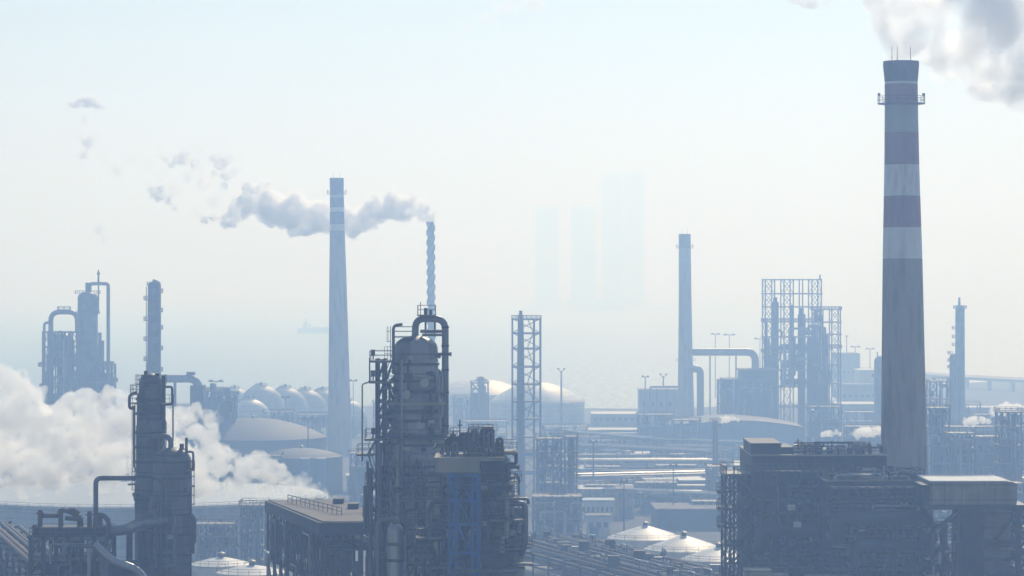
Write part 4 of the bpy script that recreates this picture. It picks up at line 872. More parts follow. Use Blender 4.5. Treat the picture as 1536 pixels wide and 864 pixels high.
Y = 1120; u = U(Y); m, x, z = u.m, u.x, u.z
for k,(a,b,t,lab) in enumerate(((308,330,586,'hazy equipment frame just beyond the bent flue duct'),(328,352,592,'hazy equipment frame between the flue duct frame and the bright rimmed sphere'))):
    g = thing('equipment_tower',(x((a+b)/2),Y,0),lab,'steel frame'); zs = [0]+[z(r) for r in (690,665,640,615,t)]
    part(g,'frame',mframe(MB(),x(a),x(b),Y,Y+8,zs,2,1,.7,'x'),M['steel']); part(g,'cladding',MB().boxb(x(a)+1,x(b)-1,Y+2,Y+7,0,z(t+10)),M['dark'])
    clutter(g,x(a),x(b),Y,Y+7,zs[1:],50+k,3,7,2,('shell','steel'),(.3,.6)); vdrum(g,x((a+b)/2),Y+1.2,zs[-1],zs[-1]+3,1.2,'shell',n=10); deck(g,x(a)-1,x(b)+1,Y-.5,Y+8.5,zs[-1],.4,th=.2)
mast(U(1300),324,573,0,'floodlight mast with wide lamp bar beyond the bent flue duct',3.4)
mast(U(1300),428,597,0,'floodlight mast rising in front of the ribbed sphere tanks',2)
mast(U(1100),462,629,0,'short lamp mast on the edge of the big dark dome',2.2,t=.3)
mast(U(1400),530,572,0,'thin floodlight mast beside the slim concrete chimney',2)
mast(U(1500),842,556,0,'forked lamp mast over the sunlit domed roof',2,True,t=.5)
# ================================================================ tall open coker frames
Y = 1370; u = U(Y); m, x, z = u.m, u.x, u.z
K = thing('coker_tower',(x(1190),Y,0),'tallest open steel drill frame holding dark drums on the waterfront','steel frame')
zs = [0]+[z(r) for r in (640,610,580,555,528,505,482,460,440,419)]
part(K,'frame',mframe(MB(),x(1148),x(1232),Y,Y+16,zs,6,1,.55,'x',(0,2,5),.4),M['steel'])
for r in (440,482,505,528,555): deck(K,x(1146),x(1234),Y-1,Y+17,z(r),.5,th=.2,rail=(r in (482,528)))
part(K,'top_mast',MB().boxb(x(1231.5),x(1233.5),Y+7,Y+8,z(419),z(412)),M['steel'])
for px,t,r in ((1165,452,5.5),(1205,470,6),(1219,505,6)): vdrum(K,x(px),Y+8,0,z(t),r*m,'dark','coke_drum',16)
for px,t in ((1165,446),(1190,458),(1205,462)): part(K,'drill_stem',MB().tube((x(px),Y+8,z(520)),(x(px),Y+8,z(t)),1.0,n=8),M['steel'])
clutter(K,x(1150),x(1230),Y+1,Y+14,zs[3:8],61,6,18,3,('shell','steel','pipe'),(.4,.9))
part(K,'stair_shaft',mframe(MB(),x(1146.5),x(1153),Y-3,Y-.6,[0]+[z(r) for r in (620,590,560,530,508)],1,1,.6,'x'),M['steel'])
K2 = thing('coker_tower',(x(1244),Y-6,0),'lower open steel frame leaning against the tallest drill frame','steel frame')
Y = 1364; zs = [0]+[z(r) for r in (640,605,573,545,520,500,482,463)]
part(K2,'frame',mframe(MB(),x(1216),x(1255),Y-10,Y,zs,3,1,.5,'x',(0,2),.4),M['steel'])
for r in (463,482,500,520,545,573): deck(K2,x(1214),x(1257),Y-10.5,Y+.5,z(r),.5,th=.2,rail=(r in (463,520)))
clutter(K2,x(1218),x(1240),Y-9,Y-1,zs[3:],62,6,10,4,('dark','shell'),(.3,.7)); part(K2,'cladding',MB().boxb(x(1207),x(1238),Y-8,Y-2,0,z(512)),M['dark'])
# hopper building
B1 = thing('heater_building',(x(1120),Y-44,0),'hazy stepped heater building below the open drill frames','building')
Y = 1326; u = U(Y); m, x, z = u.m, u.x, u.z
part(B1,'wall',MB().boxb(x(1086),x(1166),Y,Y+25,0,z(570)),M['dark']); part(B1,'upper_wall',MB().boxb(x(1112),x(1166),Y+2,Y+22,z(570),z(556)),M['dark'])
part(B1,'roof',MB().boxb(x(1110),x(1167),Y+1,Y+23,z(556),z(554)),M['roof'])
part(B1,'low_roof',MB().boxb(x(1085),x(1111.8),Y-.5,Y+25.5,z(570),z(568.6)),M['roof'])
part(B1,'stair_frame',mframe(MB(),x(1078),x(1086),Y+2,Y+8,[0]+[z(r) for r in (660,640,620,600,585,570)],1,1,.6,'x'),M['steel'])
for i in range(6): part(B1,'pilaster',MB().boxb(x(1090+i*13)-.3,x(1090+i*13)+.3,Y-.5,Y-.03,0,z(572)),M['steel'])
for i in range(7): part(B1,'window',MB().boxb(x(1092+i*10.5),x(1096+i*10.5),Y-.25,Y-.02,z(612),z(604)),M['glass'])
clutter(B1,x(1086),x(1166),Y-3,Y-.5,[z(680),z(650),z(620),z(590),z(572)],63,3,14,2,('shell','steel'),(.3,.7))
# rectangular pale unit left of it
B2 = thing('tank_house',(x(988),1520,0),'hazy flat topped unit with pipe frame beside the shortest chimney','building')
Y = 1520; u = U(Y); m, x, z = u.m, u.x, u.z
part(B2,'wall',MB().boxb(x(959),x(1018),Y,Y+20,0,z(586)),M['shed']); part(B2,'roof',MB().boxb(x(958.4),x(1018.6),Y-.3,Y+20.3,z(586),z(584.5)),M['roof'])
mb = MB(); mb.pipe([(x(975),Y-2,z(640)),(x(975),Y-2,z(580)),(x(1017),Y-2,z(580))],1.8*m,3*m,10); part(B2,'header_pipe',mb,M['pipe'])
for px in (968,985,1001,1012): part(B2,'pipe',MB().tube((x(px),Y-1,0),(x(px),Y-1,z(583)),.5,n=8),M['pipe'])
for i in range(4): part(B2,'window',MB().boxb(x(964+i*13),x(968+i*13),Y-.2,Y-.02,z(610),z(603)),M['glass'])
mast(U(1540),968,566,0,'lamp mast at the outer corner of the flat topped unit',2,t=.35); mast(U(1540),995,564,0,'forked lamp mast on the flat topped unit beside the shortest chimney',2,True,t=.4)
mast(U(1900),1073,502,0,'far floodlight mast nearer the shortest chimney, on the waterfront',3,t=.3); mast(U(1900),1094,503,0,'far floodlight mast with wide bar in front of the bay beside the drill frame',4,t=.3)
mast(U(1900),1140,509,0,'far floodlight mast hugging the tallest drill frame',4,t=.3); mast(U(1950),1270,505,0,'bare far mast between the drill frames and the banded chimney',1,t=.35); mast(U(1950),1305,524,0,'far lamp mast close beside the banded chimney shaft',3,t=.35)
mast(U(1950),1283,521,0,'far lamp mast standing over the pale waterfront block',3.4,t=.35)
# pale blue shed
Y = 1250; u = U(Y); m, x, z = u.m, u.x, u.z
SH = thing('shed',(x(1110),Y,0),'wide pale blue shed with shallow curved roof under the heater building','shed')
pr = [(x(1010)+(x(1205)-x(1010))*i/16, z(642)+(z(632)-z(642))*math.sin(PI*i/16)) for i in range(17)]
mb = MB(); q = [(x(1010),0)]+pr+[(x(1205),0)]; n = len(q)
mb.add([(a,Y,b) for a,b in q]+[(a,Y+55,b) for a,b in q],[list(range(n))[::-1],list(range(n,2*n))]+[(i,(i+1)%n,(i+1)%n+n,i+n) for i in range(n)]); part(SH,'wall',mb,M['lightblue'])
mb = MB(); q = pr; n = len(q); mb.add([(a,Y-1,b+.05) for a,b in q]+[(a,Y+56,b+.05) for a,b in q]+[(a,Y-1,b+.5) for a,b in q]+[(a,Y+56,b+.5) for a,b in q],
   [(i+2*n,i+1+2*n,i+1+3*n,i+3*n) for i in range(n-1)]+[(i,i+n,i+1+n,i+1) for i in range(n-1)]+[(i,i+1,i+1+2*n,i+2*n) for i in range(n-1)]+[(i+n,i+3*n,i+1+3*n,i+1+n) for i in range(n-1)]); part(SH,'roof',mb,M['dome_dark'])
for i in range(5): px = 1032+i*36; part(SH,'door',MB().boxb(x(px),x(px+14),Y-.25,Y-.02,0,6),M['shed'])
# ================================================================ columns by the bay
Y = 1350; u = U(Y); m, x, z = u.m, u.x, u.z
N1 = thing('distillation_column',(x(1440),Y,0),'hazy slim column with small top deck standing before the sun glitter','column')
mb = MB(); mb.lathe(x(1440),Y,[(8*m,0),(8*m,z(640)),(7.4*m,z(560)),(7*m,z(462))]+head(7*m,z(462),1,.7)[1:],20); part(N1,'shell',mb,M['shell'])
ring_deck(N1,x(1440),Y,z(462),6*m,10*m,post=.2,thick=.3)
mb = MB(); mb.tube((x(1439),Y,z(460)),(x(1439),Y,z(446)),.7,.4,8); part(N1,'vent',mb,M['steel'])
for k,r in enumerate((493,506,518,545,570)): ring_deck(N1,x(1440),Y,z(r),7*m,12*m,PI*.75,PI*1.35,8,post=.16,thick=.3)
N2 = thing('reactor_vessel',(x(1427),Y-4,0),'hazy short vessel clasping the slim column before the sun glitter','vessel')
mb = MB(); mb.lathe(x(1428),Y-5,[(6.2*m,0),(6.2*m,z(535))]+head(6.2*m,z(535),1,.8)[1:],18); part(N2,'shell',mb,M['shell'])
for r in (530,541,551): ring_deck(N2,x(1428),Y-5,z(r),5*m,9*m,PI*.7,PI*1.4,8,post=.16,thick=.3)
N3 = thing('storage_drum',(x(1318),1420,0),'hazy round topped drum half hidden by the banded chimney shaft','drum')
uu = U(1420); mb = MB(); mb.lathe(uu.x(1322),1420,[(11*uu.m,0),(11*uu.m,uu.z(542))]+head(11*uu.m,uu.z(542),1,.8)[1:],20); part(N3,'shell',mb,M['shell']); ring_deck(N3,uu.x(1322),1420,uu.z(565),10*uu.m,14*uu.m,post=.16)
mb = MB(); mb.tube((uu.x(1316),1420,uu.z(540)),(uu.x(1316),1420,uu.z(528)),.3,n=6); part(N3,'vent',mb,M['steel'])
# elevated road to the pier
def viaduct(name,pts,zt,w,label,span=40):
    pts = [Vector((*p,0)) for p in pts]; r = thing(name,pts[0],label,'viaduct'); mb = MB()
    for a,b in zip(pts,pts[1:]): mb.beam(a+Vector((0,0,zt)),b+Vector((0,0,zt)),w,2.0)
    part(r,'deck',mb,M['concrete'])
    for a,b in zip(pts,pts[1:]):
        n = max(1,int((b-a).length/span))
        for i in range(n): c = a.lerp(b,(i+.5)/n); part(r,'pier',MB().boxb(c.x-1.2,c.x+1.2,c.y-2,c.y+2,-4,zt-.9),M['concrete'])
        mb = MB(); s = Vector((b-a)).cross(Vector((0,0,1))).normalized()*(-w/2)
        for sg in (-1,1): mb.beam(a+s*sg+Vector((0,0,zt+1.9)),b+s*sg+Vector((0,0,zt+1.9)),.25)
        part(r,'parapet',mb,M['rail'])
    return r
viaduct('viaduct',[(250,2330),(318,2080),(390,1930),(520,1700)],7.5,9,'long low viaduct on piers along the glittering bay',24)
# waterfront blocks
def block(name,Z,a,b,t,dep,m1,label,roof='roof',win=0,winrows=1,cat='building',strip=None,rot=0):
    Z = min(Z, 69*F/(t-EYE)); u = U(Z); x0,x1,zt = u.x(a),u.x(b),u.z(t); r = thing(name,((x0+x1)/2,Z,0),label,cat)
    part(r,'wall',MB().boxb(x0,x1,Z,Z+dep,0,zt),M[m1]); part(r,'roof',MB().boxb(x0-.3,x1+.3,Z-.3,Z+dep+.3,zt,zt+.4),M[roof])
    if win:
        for q in range(winrows):
            for i in range(win):
                wx = x0+(x1-x0)*(i+.5)/win; ww = (x1-x0)/win*.28; zc = zt*(q+.6)/winrows
                part(r,'window',MB().boxb(wx-ww,wx+ww,Z-.12,Z-.02,zc-.8,zc+.8),M['glass'])
    part(r,'door',MB().boxb(x0+1,x0+3.6,Z-.14,Z-.02,0,3),M['blue'])
    if strip: part(r,'parapet',MB().boxb(x0-.4,x1+.4,Z-.5,Z+.2,zt+.4,zt+1.1),M[strip])
    if rot: r.rotation_euler = (0,0,rot)
    return r
block('warehouse',1880,1256,1290,531,30,'shed','pale waterfront warehouse block between drill frames and banded chimney',win=5)
block('warehouse',1800,1290,1330,556,30,'white','lower white waterfront warehouse with shadowed openings beside the banded chimney','white',6)
block('warehouse',1700,1262,1316,578,25,'shed','long waterfront warehouse with sunlit parapet beside the banded chimney','white',6,strip='white')
block('warehouse',1560,1256,1322,607,30,'shed','warehouse with wide pale roof halfway up the banded chimney','white',6)
block('jetty_shed',1690,888,962,622,30,'shed','low flat waterfront shed on the quay beside the sunlit domed tank','shed',8)
block('warehouse',1560,884,965,646,20,'shed','long low grey warehouse behind the quay shed','white',9)
# ship
Y = 4470; u = U(Y); m, x, z = u.m, u.x, u.z
s = thing('cargo_ship',(x(475),Y,-2),'cargo ship fading into haze on the water beside the slim concrete chimney','ship'); zd = z(492.5)
mb = MB(); hull = [(x(446),0),(x(453),-7),(x(512),-7),(x(516),0),(x(512),7),(x(453),7)]; mb.prism([(a,Y+b) for a,b in hull],-2.5,zd); part(s,'hull',mb,M['hull'])
part(s,'bridge',MB().boxb(x(455),x(461),Y-6,Y+6,zd,zd+10),M['hull']); part(s,'funnel',MB().boxb(x(463),x(466),Y-2,Y+2,zd,zd+7),M['hull'])
part(s,'mast',MB().tube((x(458),Y,zd+10),(x(458),Y,zd+16),.6,n=6),M['hull'])
for i in range(3): part(s,'hatch_cover',MB().boxb(x(470+i*13),x(480+i*13),Y-5,Y+5,zd,zd+2),M['rust'])
# towers across the water
def far_tower(Z,a,b,t,label,dep=40,crown=True):
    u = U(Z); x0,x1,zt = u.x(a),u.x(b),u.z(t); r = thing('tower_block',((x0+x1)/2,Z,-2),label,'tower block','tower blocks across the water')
    part(r,'wall',MB().boxb(x0,x1,Z,Z+dep,-3,zt),M['haze_pale'])
    if crown: part(r,'roof_plant',MB().boxb(x0+(x1-x0)*.25,x0+(x1-x0)*.75,Z+8,Z+dep-8,zt,zt+6),M['haze_pale'])
    part(r,'podium',MB().boxb(x0-12,x1+12,Z-15,Z-.5,-3,30),M['haze_pale'])
    return r
FT = 8200
far_tower(FT,903,935,262,'tallest ghostly tower block across the water, its neighbour touching it'); far_tower(FT+60,937,967,260,'ghostly tower block joined to the tallest one across the water')
far_tower(FT,857,894,310,'lower ghostly tower block next to the tallest pair across the water',crown=False); far_tower(FT+100,803,838,309,'ghostly tower block standing apart, farthest from the banded chimney',crown=False)
tag(MB().prism([(20,FT-40),(260,FT-40),(700,FT+500),(20,FT+500)],-3,3).build('far_shore',M['concrete']),kind='structure')
# ================================================================ middle distance: frames, racks, sheds
def punit(name,Z,a,b,rows,seed,label,nx=3,dep=9,clad=None,nd=4,npipe=10,nv=3,cat='process unit',col='steel',w=.5):
    Z = min(Z, 68*F/(min(rows)-EYE)); u = U(Z); rows = [r for r in rows if u.z(r) > 1.8]; x0,x1 = u.x(a),u.x(b); g = thing(name,((x0+x1)/2,Z,0),label,cat); zs = [0]+[u.z(r) for r in rows]
    part(g,'frame',mframe(MB(),x0,x1,Z,Z+dep,zs,nx,1,w,'x',tuple(range(0,nx,2))),M[col])
    for zz in zs[1:]: deck(g,x0-.6,x1+.6,Z-.6,Z+dep+.6,zz,.35,th=.12,rail=(zz==zs[-1]))
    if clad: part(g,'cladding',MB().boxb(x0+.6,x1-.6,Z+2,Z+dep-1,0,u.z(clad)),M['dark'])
    clutter(g,x0,x1,Z+.5,Z+dep-.5,zs,seed,nd,npipe,nv,('shell','pipe','alu','steel'),(.2,.5))
    return g
punit('process_unit',840,806,842,(780,752,725,700,678,658),101,'open pipe frame between the vessel and a narrow dark column',3,8,740,5,14,4)
u = U(830); g = thing('stripper_column',(u.x(856),830,0),'narrow dark column boxed in a steel cage beside an open pipe frame','column')
part(g,'frame',mframe(MB(),u.x(847),u.x(865),827,833,[0]+[u.z(r) for r in (780,752,725,700,676,654)],1,1,.4,'x'),M['rust']); vdrum(g,u.x(857),830,0,u.z(656),5.5*u.m,'shell')
for r in (654,676,700,725): deck(g,u.x(845),u.x(867),826,834,u.z(r),.25,th=.1,rail=(r==654))
ladder(g,u.x(867),829,u.z(760),u.z(660),.7,(1,0))
punit('process_unit',800,800,872,(800,778,760,745),102,'low crowded pump frame at the foot of the narrow caged column',5,12,770,6,16,3)
punit('process_unit',1380,707,732,(660,635,612,590,574),103,'hazy dark exchanger structure before the pale domed tanks',2,9,590,4,10,3,w=.7)
u = U(1380); g = thing('stub_column',(u.x(722),1378,0),'hazy short column topping the exchanger structure by the pale domed tanks','column'); vdrum(g,u.x(722),1377,0,u.z(564),5*u.m,'shell'); ring_deck(g,u.x(722),1377,u.z(572),5*u.m,9*u.m,post=.2)
u = U(1050); g = thing('stripper_column',(u.x(1072),1050,0),'thin dark column rising past the pale blue shed beside the stair frame','column')
mb = MB(); mb.lathe(u.x(1073),1050,[(6*u.m,0),(6*u.m,u.z(720)),(4.5*u.m,u.z(700)),(4.5*u.m,u.z(632))]+head(4.5*u.m,u.z(632),1,.7)[1:],14); part(g,'shell',mb,M['shell'])
for r in (632,668,700,740): ring_deck(g,u.x(1073),1050,u.z(r),4.5*u.m,9*u.m,post=.14)
punit('process_unit',960,1062,1090,(790,765,740,718,700),104,'hazy dark frame between the thin column and the boiler house stair frame',2,9,715,4,10,3)
# behind the banded chimney, right side
punit('process_unit',900,1394,1424,(720,695,668,640,612),105,'tall hazy pipe frame directly beside the banded chimney shaft',3,10,650,5,14,4)
punit('process_unit',880,1425,1462,(720,695,672,650),106,'hazy squat process frame next to the tall one beside the chimney',3,10,662,6,14,4)
punit('process_unit',870,1502,1532,(720,695,668,640,618),107,'tall hazy pipe frame near the picture edge over the beige filter',3,10,660,5,14,4)
punit('process_unit',930,1455,1503,(720,700,680,655),108,'hazy frame with steam drifting over it between two tall pipe frames',4,10,670,6,14,4)
punit('process_unit',1020,1526,1575,(720,690,665,640,622),109,'hazy frame cut by the picture edge over the beige filter',4,10,650,5,12,4)
punit('process_unit',1150,1395,1425,(680,655,630,598,572),110,'faint tall frame between banded chimney and the slim bay column',2,9,640,4,10,3,w=.6)
punit('process_unit',1250,1462,1530,(680,660,640,622),111,'faint long frame below the viaduct deck',6,10,645,6,14,4,w=.6)
punit('process_unit',1150,1270,1322,(690,672,655,640),112,'faint frame with steam puffs behind the boiler house roof',4,10,655,5,12,3,w=.6)
punit('process_unit',1240,1215,1262,(680,655,632,610),113,'faint tall frame under the lower drill frame',4,10,630,5,12,4,w=.6)
punit('process_unit',1300,958,1010,(680,660,640,622),114,'faint dark frame under the flat topped unit beside the shortest chimney',4,10,640,5,12,4,w=.6)
punit('process_unit',1250,1010,1050,(690,668,648,630),115,'faint dark frame at the foot of the shortest chimney',3,10,645,5,12,4,w=.6)
punit('process_unit',1100,640,700,(700,680,662,645),116,'faint frame glimpsed between the arched tower and the lattice tower',4,10,660,5,12,3,w=.6)
punit('process_unit',940,730,766,(740,715,690,668),117,'hazy frame at the foot of the lattice tower behind the vessel',3,10,690,5,12,3)
# long racks and sheds between the domes and the bay
pipe_bridge('pipe_rack',(20,1098),(82,1100),8,7,'long pale pipe rack crossing between the narrow column and the thin dark column',21,npipes=6,tiers=2)
pipe_bridge('pipe_rack',(18,1020),(78,1040),7,6,'darker pipe rack in front of the long pale one',22,tiers=2)
pipe_bridge('pipe_rack',(30,1180),(84,1130),9,6,'slanting pipe rack with sunlit pipes beyond the long pale one',23,tiers=1)
pipe_bridge('pipe_rack',(28,960),(70,930),7,8,'pipe rack with sunlit pipes just above the white domes',24,tiers=2)
pipe_bridge('pipe_rack',(22,1290),(60,1225),9,6,'far slanting pipe rack below the faint frames',25,tiers=1)
pipe_bridge('pipe_rack',(24,1220),(44,1150),8,5,'short far pipe rack near the lone lamp post',26,tiers=1)
pipe_bridge('pipe_rack',(100,1000),(200,1010),9,8,'pipe rack running behind the banded chimney foot',27,tiers=2)
block('control_house',925,925,951,735,14,'brick','ochre rendered control house standing above the white domes',win=2,winrows=2)
g = block('substation',915,872,921,752,10,'white','white fronted substation with dark openings beside the ochre house','lightblue',7,cat='substation')
block('hut',905,880,915,775,8,'white','white hut below the white fronted substation',win=3)
for k,(Z,a,b,t,mm,rf,lab) in enumerate(((1300,1000,1072,671,'shed','beige','long shed with tan sunlit roof below the pale blue shed'),(1230,905,975,683,'shed','white','shed with pale sunlit roof beyond the slanting racks'),
     (1180,938,1010,692,'shed','white','shed with grey wall and pale roof behind the long rack'),(1390,866,930,657,'shed','beige','low shed with tan roof beside the lattice tower'),(1330,888,960,664,'dark','shed','dark shed beyond the lone lamp post'),
     (1060,970,1062,722,'dark','shed','dark low shed under the long pale rack'),(1000,960,1060,742,'shed','shed','grey low shed with wide roof behind the thin column'),(940,985,1085,765,'dark','roof','dark low workshop behind the white domes'),
     (1450,1030,1080,652,'white','white','small white shed at the flank of the pale blue one'),(1110,868,912,705,'shed','lightblue','blue roofed shed beside the narrow caged column'),
     (1000,868,925,735,'shed','shed','grey shed just behind the white fronted substation'),(980,1100,1180,700,'shed','white','shed with pale roof behind the boiler house stair head'),
     (1250,560,640,668,'shed','white','shed glimpsed behind the arched tower'),(1040,520,560,715,'shed','shed','grey shed between slim chimney and stair tower'),(920,540,640,745,'dark','roof','dark workshop behind the stair tower foot'),
     (1180,1330,1420,668,'shed','white','shed with pale roof behind the banded chimney'),(1020,1400,1480,700,'shed','white','white roofed shed under the hazy squat frame'),(1000,1470,1560,716,'shed','white','low white roofed shed over the beige filter casing'),
     (1400,1330,1420,622,'shed','white','long shed with sunlit roof beside the slim bay column'),(1480,1440,1560,612,'shed','white','long pale shed under the viaduct by the picture edge'),
     (900,290,400,742,'shed','roof','grey shed behind the huge open tank'),(1180,190,290,690,'dark','roof','dark shed behind the steam at the slender column'))):
    block('shed',Z,a,b,t,R.uniform(14,26) if False else 14+(k*7)%13,mm,lab,rf,5,strip=('white' if k%4==0 else None),rot=((k*37)%11-5)*.02,cat='shed')
mast(U(1000),890,664,0,'lone lamp post standing over the sheds beside the narrow column',1.5,t=.25); mast(U(1150),1075,640,0,'lamp post beside the thin dark column',1.8,t=.25)
mast(U(820),936,724,0,'lamp post behind the ochre house',1.2,t=.2); mast(U(900),1010,700,0,'lamp post over the dark low workshop',1.3,t=.2); mast(U(850),340,712,0,'lamp post behind the huge open tank beside the steam',1.2,t=.2)
mast(U(900),1480,660,0,'lamp post among the hazy frames over the beige filter',1.3,t=.2)

# ---------------------------------------------------------------- low plant filling the ground between the racks
low = [(1080,880,930,(712,700),'low pump row under the long pale rack, by the narrow column'),(1080,985,1045,(712,698),'low pump row beside the thin dark column'),(1200,900,950,(690,677),'low exchanger row behind the pale roofed sheds'),
 (1200,1000,1056,(690,675),'low exchanger row under the tan roofed shed'),(980,880,930,(752,740,728),'two tier pump frame behind the white fronted substation'),(980,955,1015,(752,738,724),'two tier pump frame behind the ochre control house'),
 (900,1040,1090,(785,770,752),'two tier pump frame beside the boiler house stair frame'),(1350,900,955,(665,650),'faint pump row behind the dark shed'),
 (1400,1060,1140,(660,648),'faint exchanger row in front of the pale blue shed'),(1300,1100,1180,(672,655),'faint exchanger row before the pale blue shed, above the boiler house'),(1300,700,760,(675,650,632),'faint two tier frame before the pale domed tanks'),
 (1300,815,880,(675,655,640),'faint two tier frame below the sunlit domed roof'),(1060,690,760,(725,700,680),'hazy frame between vessel top and the lattice tower'),(960,815,860,(745,720,690),'hazy frame just behind the open pipe frame'),
 (1450,1270,1330,(650,632,618),'faint frame below the waterfront warehouses'),(1450,1400,1470,(650,630,606),'faint frame at the foot of the slim bay column'),(1080,1425,1500,(700,680,655,640),'hazy frame behind the frame with drifting steam'),
 (760,1400,1450,(790,770,745,728),'dark frame behind the beige filter casing, near the chimney'),(760,1480,1535,(790,765,740,725),'dark frame behind the beige filter casing, near the picture edge'),(1200,340,400,(690,665,650),'faint frame behind the largest dark dome'),
 (1250,230,300,(670,640,610),'faint frame behind steam beside the slender column'),(1000,525,560,(725,700,680),'hazy frame at the foot of the slim concrete chimney')]
for k,(Z,a,b,rows,lab) in enumerate(low): punit('pump_station' if len(rows) < 4 else 'process_unit',Z,a,b,rows,700+k,lab,4,9,rows[min(1,len(rows)-1)]+4,5,12,4,w=.4)
for k,(p0,p1,zt,w_,lab) in enumerate((((30,1060),(95,1075),6,5,'low pipe rack just before the long pale one'),((15,1150),(75,1155),7,5,'low pipe rack crossing behind the lone lamp post'),((40,1260),(110,1215),8,5,'far pipe rack slanting below the shortest chimney'),
   ((25,985),(70,985),6,5,'short low pipe rack behind the ochre control house'),((-25,1150),(20,1150),9,6,'far pipe rack behind the crowded platform vessel'),((140,900),(210,905),14,6,'pipe rack passing behind the beige filter casing'),((-180,950),(-80,930),6,5,'pipe rack behind the huge open tank'))):
    pipe_bridge('pipe_rack',p0,p1,zt,w_,lab,800+k,tiers=2)

for k,(Z,a,b,rows,lab) in enumerate([(1300,396,438,(660,640,618),'faint pipe frame in front of the sphere tanks, nearer the bright rimmed one'),(1320,446,490,(660,640,622),'faint pipe frame before the ribbed sphere tanks, nearer the slim chimney'),
  (960,296,352,(712,695,676),'hazy pipe frame at the foot of the largest dark dome, in the steam'),(960,372,420,(712,698,684),'hazy pipe frame at the foot of the largest dark dome, beside the low tank'),
  (690,296,350,(840,822,804,786),'dim pump frame before the huge open tank, by the twin columns'),(700,362,398,(842,820,798,776,758),'dim stair frame before the huge open tank, by the open shelter'),
  (1250,130,200,(680,655,630),'faint frame buried in steam below the square pipe loop'),(1420,560,640,(650,625,604),'faint frame glimpsed past the stair tower'),(1480,680,706,(640,618,596),'faint frame against the paler domed tank')]):
    punit('process_unit',Z,a,b,rows,900+k,lab,4,8,None,4,12,4,w=.4)
u = U(705); g = thing('storage_drum',(u.x(342),712,0),'small upright grey drum before the wall of the huge open tank','drum'); vdrum(g,u.x(342),712,0,u.z(793),5*u.m,'shell'); ring_deck(g,u.x(342),712,u.z(800),5*u.m,8*u.m)
for k,(px,Z,rp,top,lab) in enumerate(((418,880,16,722,'small hazy tank under the low dark domed tank'),(326,1020,20,668,'small hazy tank beside the largest dark dome'),(610,1350,24,640,'small hazy tank behind the arched tower'))):
    dome_tank(Z,px,rp,top+5,top,lab,'tank_grey','tank_grey')
# ---------------------------------------------------------------- smoke and steam
def smoke_mat(name, dens, col=(1,1,1), g=.35, nscale=.12, lo=.40, hi=.62, absorb=0.0):
    m = bpy.data.materials.new(name); m.use_nodes = True
    nt = m.node_tree; nt.nodes.remove(nt.nodes['Principled BSDF'])
    v = nt.nodes.new('ShaderNodeVolumePrincipled'); v.inputs['Color'].default_value = (*col,1)
    v.inputs['Anisotropy'].default_value = g
    v.inputs['Absorption Color'].default_value = (1-absorb,)*3 + (1,)
    tc = nt.nodes.new('ShaderNodeTexCoord')
    nz = nt.nodes.new('ShaderNodeTexNoise'); nz.inputs['Scale'].default_value = nscale; nz.inputs['Detail'].default_value = 3; m.cycles.volume_step_rate = .2; nz.inputs['Distortion'].default_value = .6
    mr = nt.nodes.new('ShaderNodeMapRange'); mr.interpolation_type = 'SMOOTHSTEP'
    mr.inputs[1].default_value = lo; mr.inputs[2].default_value = hi; mr.inputs[3].default_value = 0; mr.inputs[4].default_value = dens
    nt.links.new(tc.outputs['Object'], nz.inputs['Vector']); nt.links.new(nz.outputs['Fac'], mr.inputs[0]); nt.links.new(mr.outputs[0], v.inputs['Density'])
    nt.links.new(v.outputs[0], nt.nodes['Material Output'].inputs['Volume'])
    return m
TEX = {}
def clouds(size):
    if size not in TEX:
        t = bpy.data.textures.new('billow', 'CLOUDS'); t.noise_scale = size; t.noise_depth = 3; TEX[size] = t
    return TEX[size]
ico = []
def unit_ico():
    if not ico:
        import bmesh
        bm = bmesh.new(); bmesh.ops.create_icosphere(bm, subdivisions=2, radius=1)
        ico.append(([v.co.copy() for v in bm.verts], [[v.index for v in f.verts] for f in bm.faces])); bm.free()
    return ico[0]
def plume(name, Z, puffs, m, label, seed=1, voxel=None, bud=8, depth=1.0, disp=.5, lv=2):
    """union of billows: each puff (column, row, radius in photo pixels) carries buds, and buds on the buds"""
    rnd = random.Random(seed); u = U(Z); mb = MB(); vs, fs = unit_ico()
    base = u.p(puffs[0][0], puffs[0][1]); rs = []
    def grow(c, R, sq, level):
        mb.add([c + Vector((v.x*R, v.y*R*depth, v.z*R*sq)) for v in vs], fs, True)
        if level:
            for k in range(bud if level == lv else 4):
                d = Vector((rnd.gauss(0,1), rnd.gauss(0,1)*.8, rnd.gauss(.2,1))).normalized()
                grow(c + Vector((d.x,d.y*depth,d.z*sq))*R*rnd.uniform(.75,1.05), R*rnd.uniform(.26,.5), sq, level-1)
    for q in puffs:
        px, py, r = q[:3]; R = r*u.m*.86; rs.append(R)
        grow(u.p(px, py, rnd.uniform(-1,1)*R*.6*depth), R, q[3] if len(q) > 3 else 1, lv)
    o = mb.build(name, m, None, None, base)
    rs.sort(); R = rs[len(rs)//2]
    rm = o.modifiers.new('union', 'REMESH'); rm.mode = 'VOXEL'; rm.voxel_size = voxel or R*.065; rm.use_smooth_shade = True
    for sz, st in ((R*.45, R*.2*disp), (R*.16, R*.16*disp)):
        d = o.modifiers.new('billow', 'DISPLACE'); d.texture = clouds(round(sz,2)); d.texture_coords = 'GLOBAL'; d.strength = st; d.mid_level = .5
    return tag(o, label, kind='stuff')
S_dense = smoke_mat('dense_white_steam', .85, (.996,.998,1), g=.65, nscale=.34, lo=.31, hi=.60)
S_grey = smoke_mat('grey_stack_smoke', .52, (.995,.997,1), g=.7, nscale=.26, lo=.26, hi=.62, absorb=0)
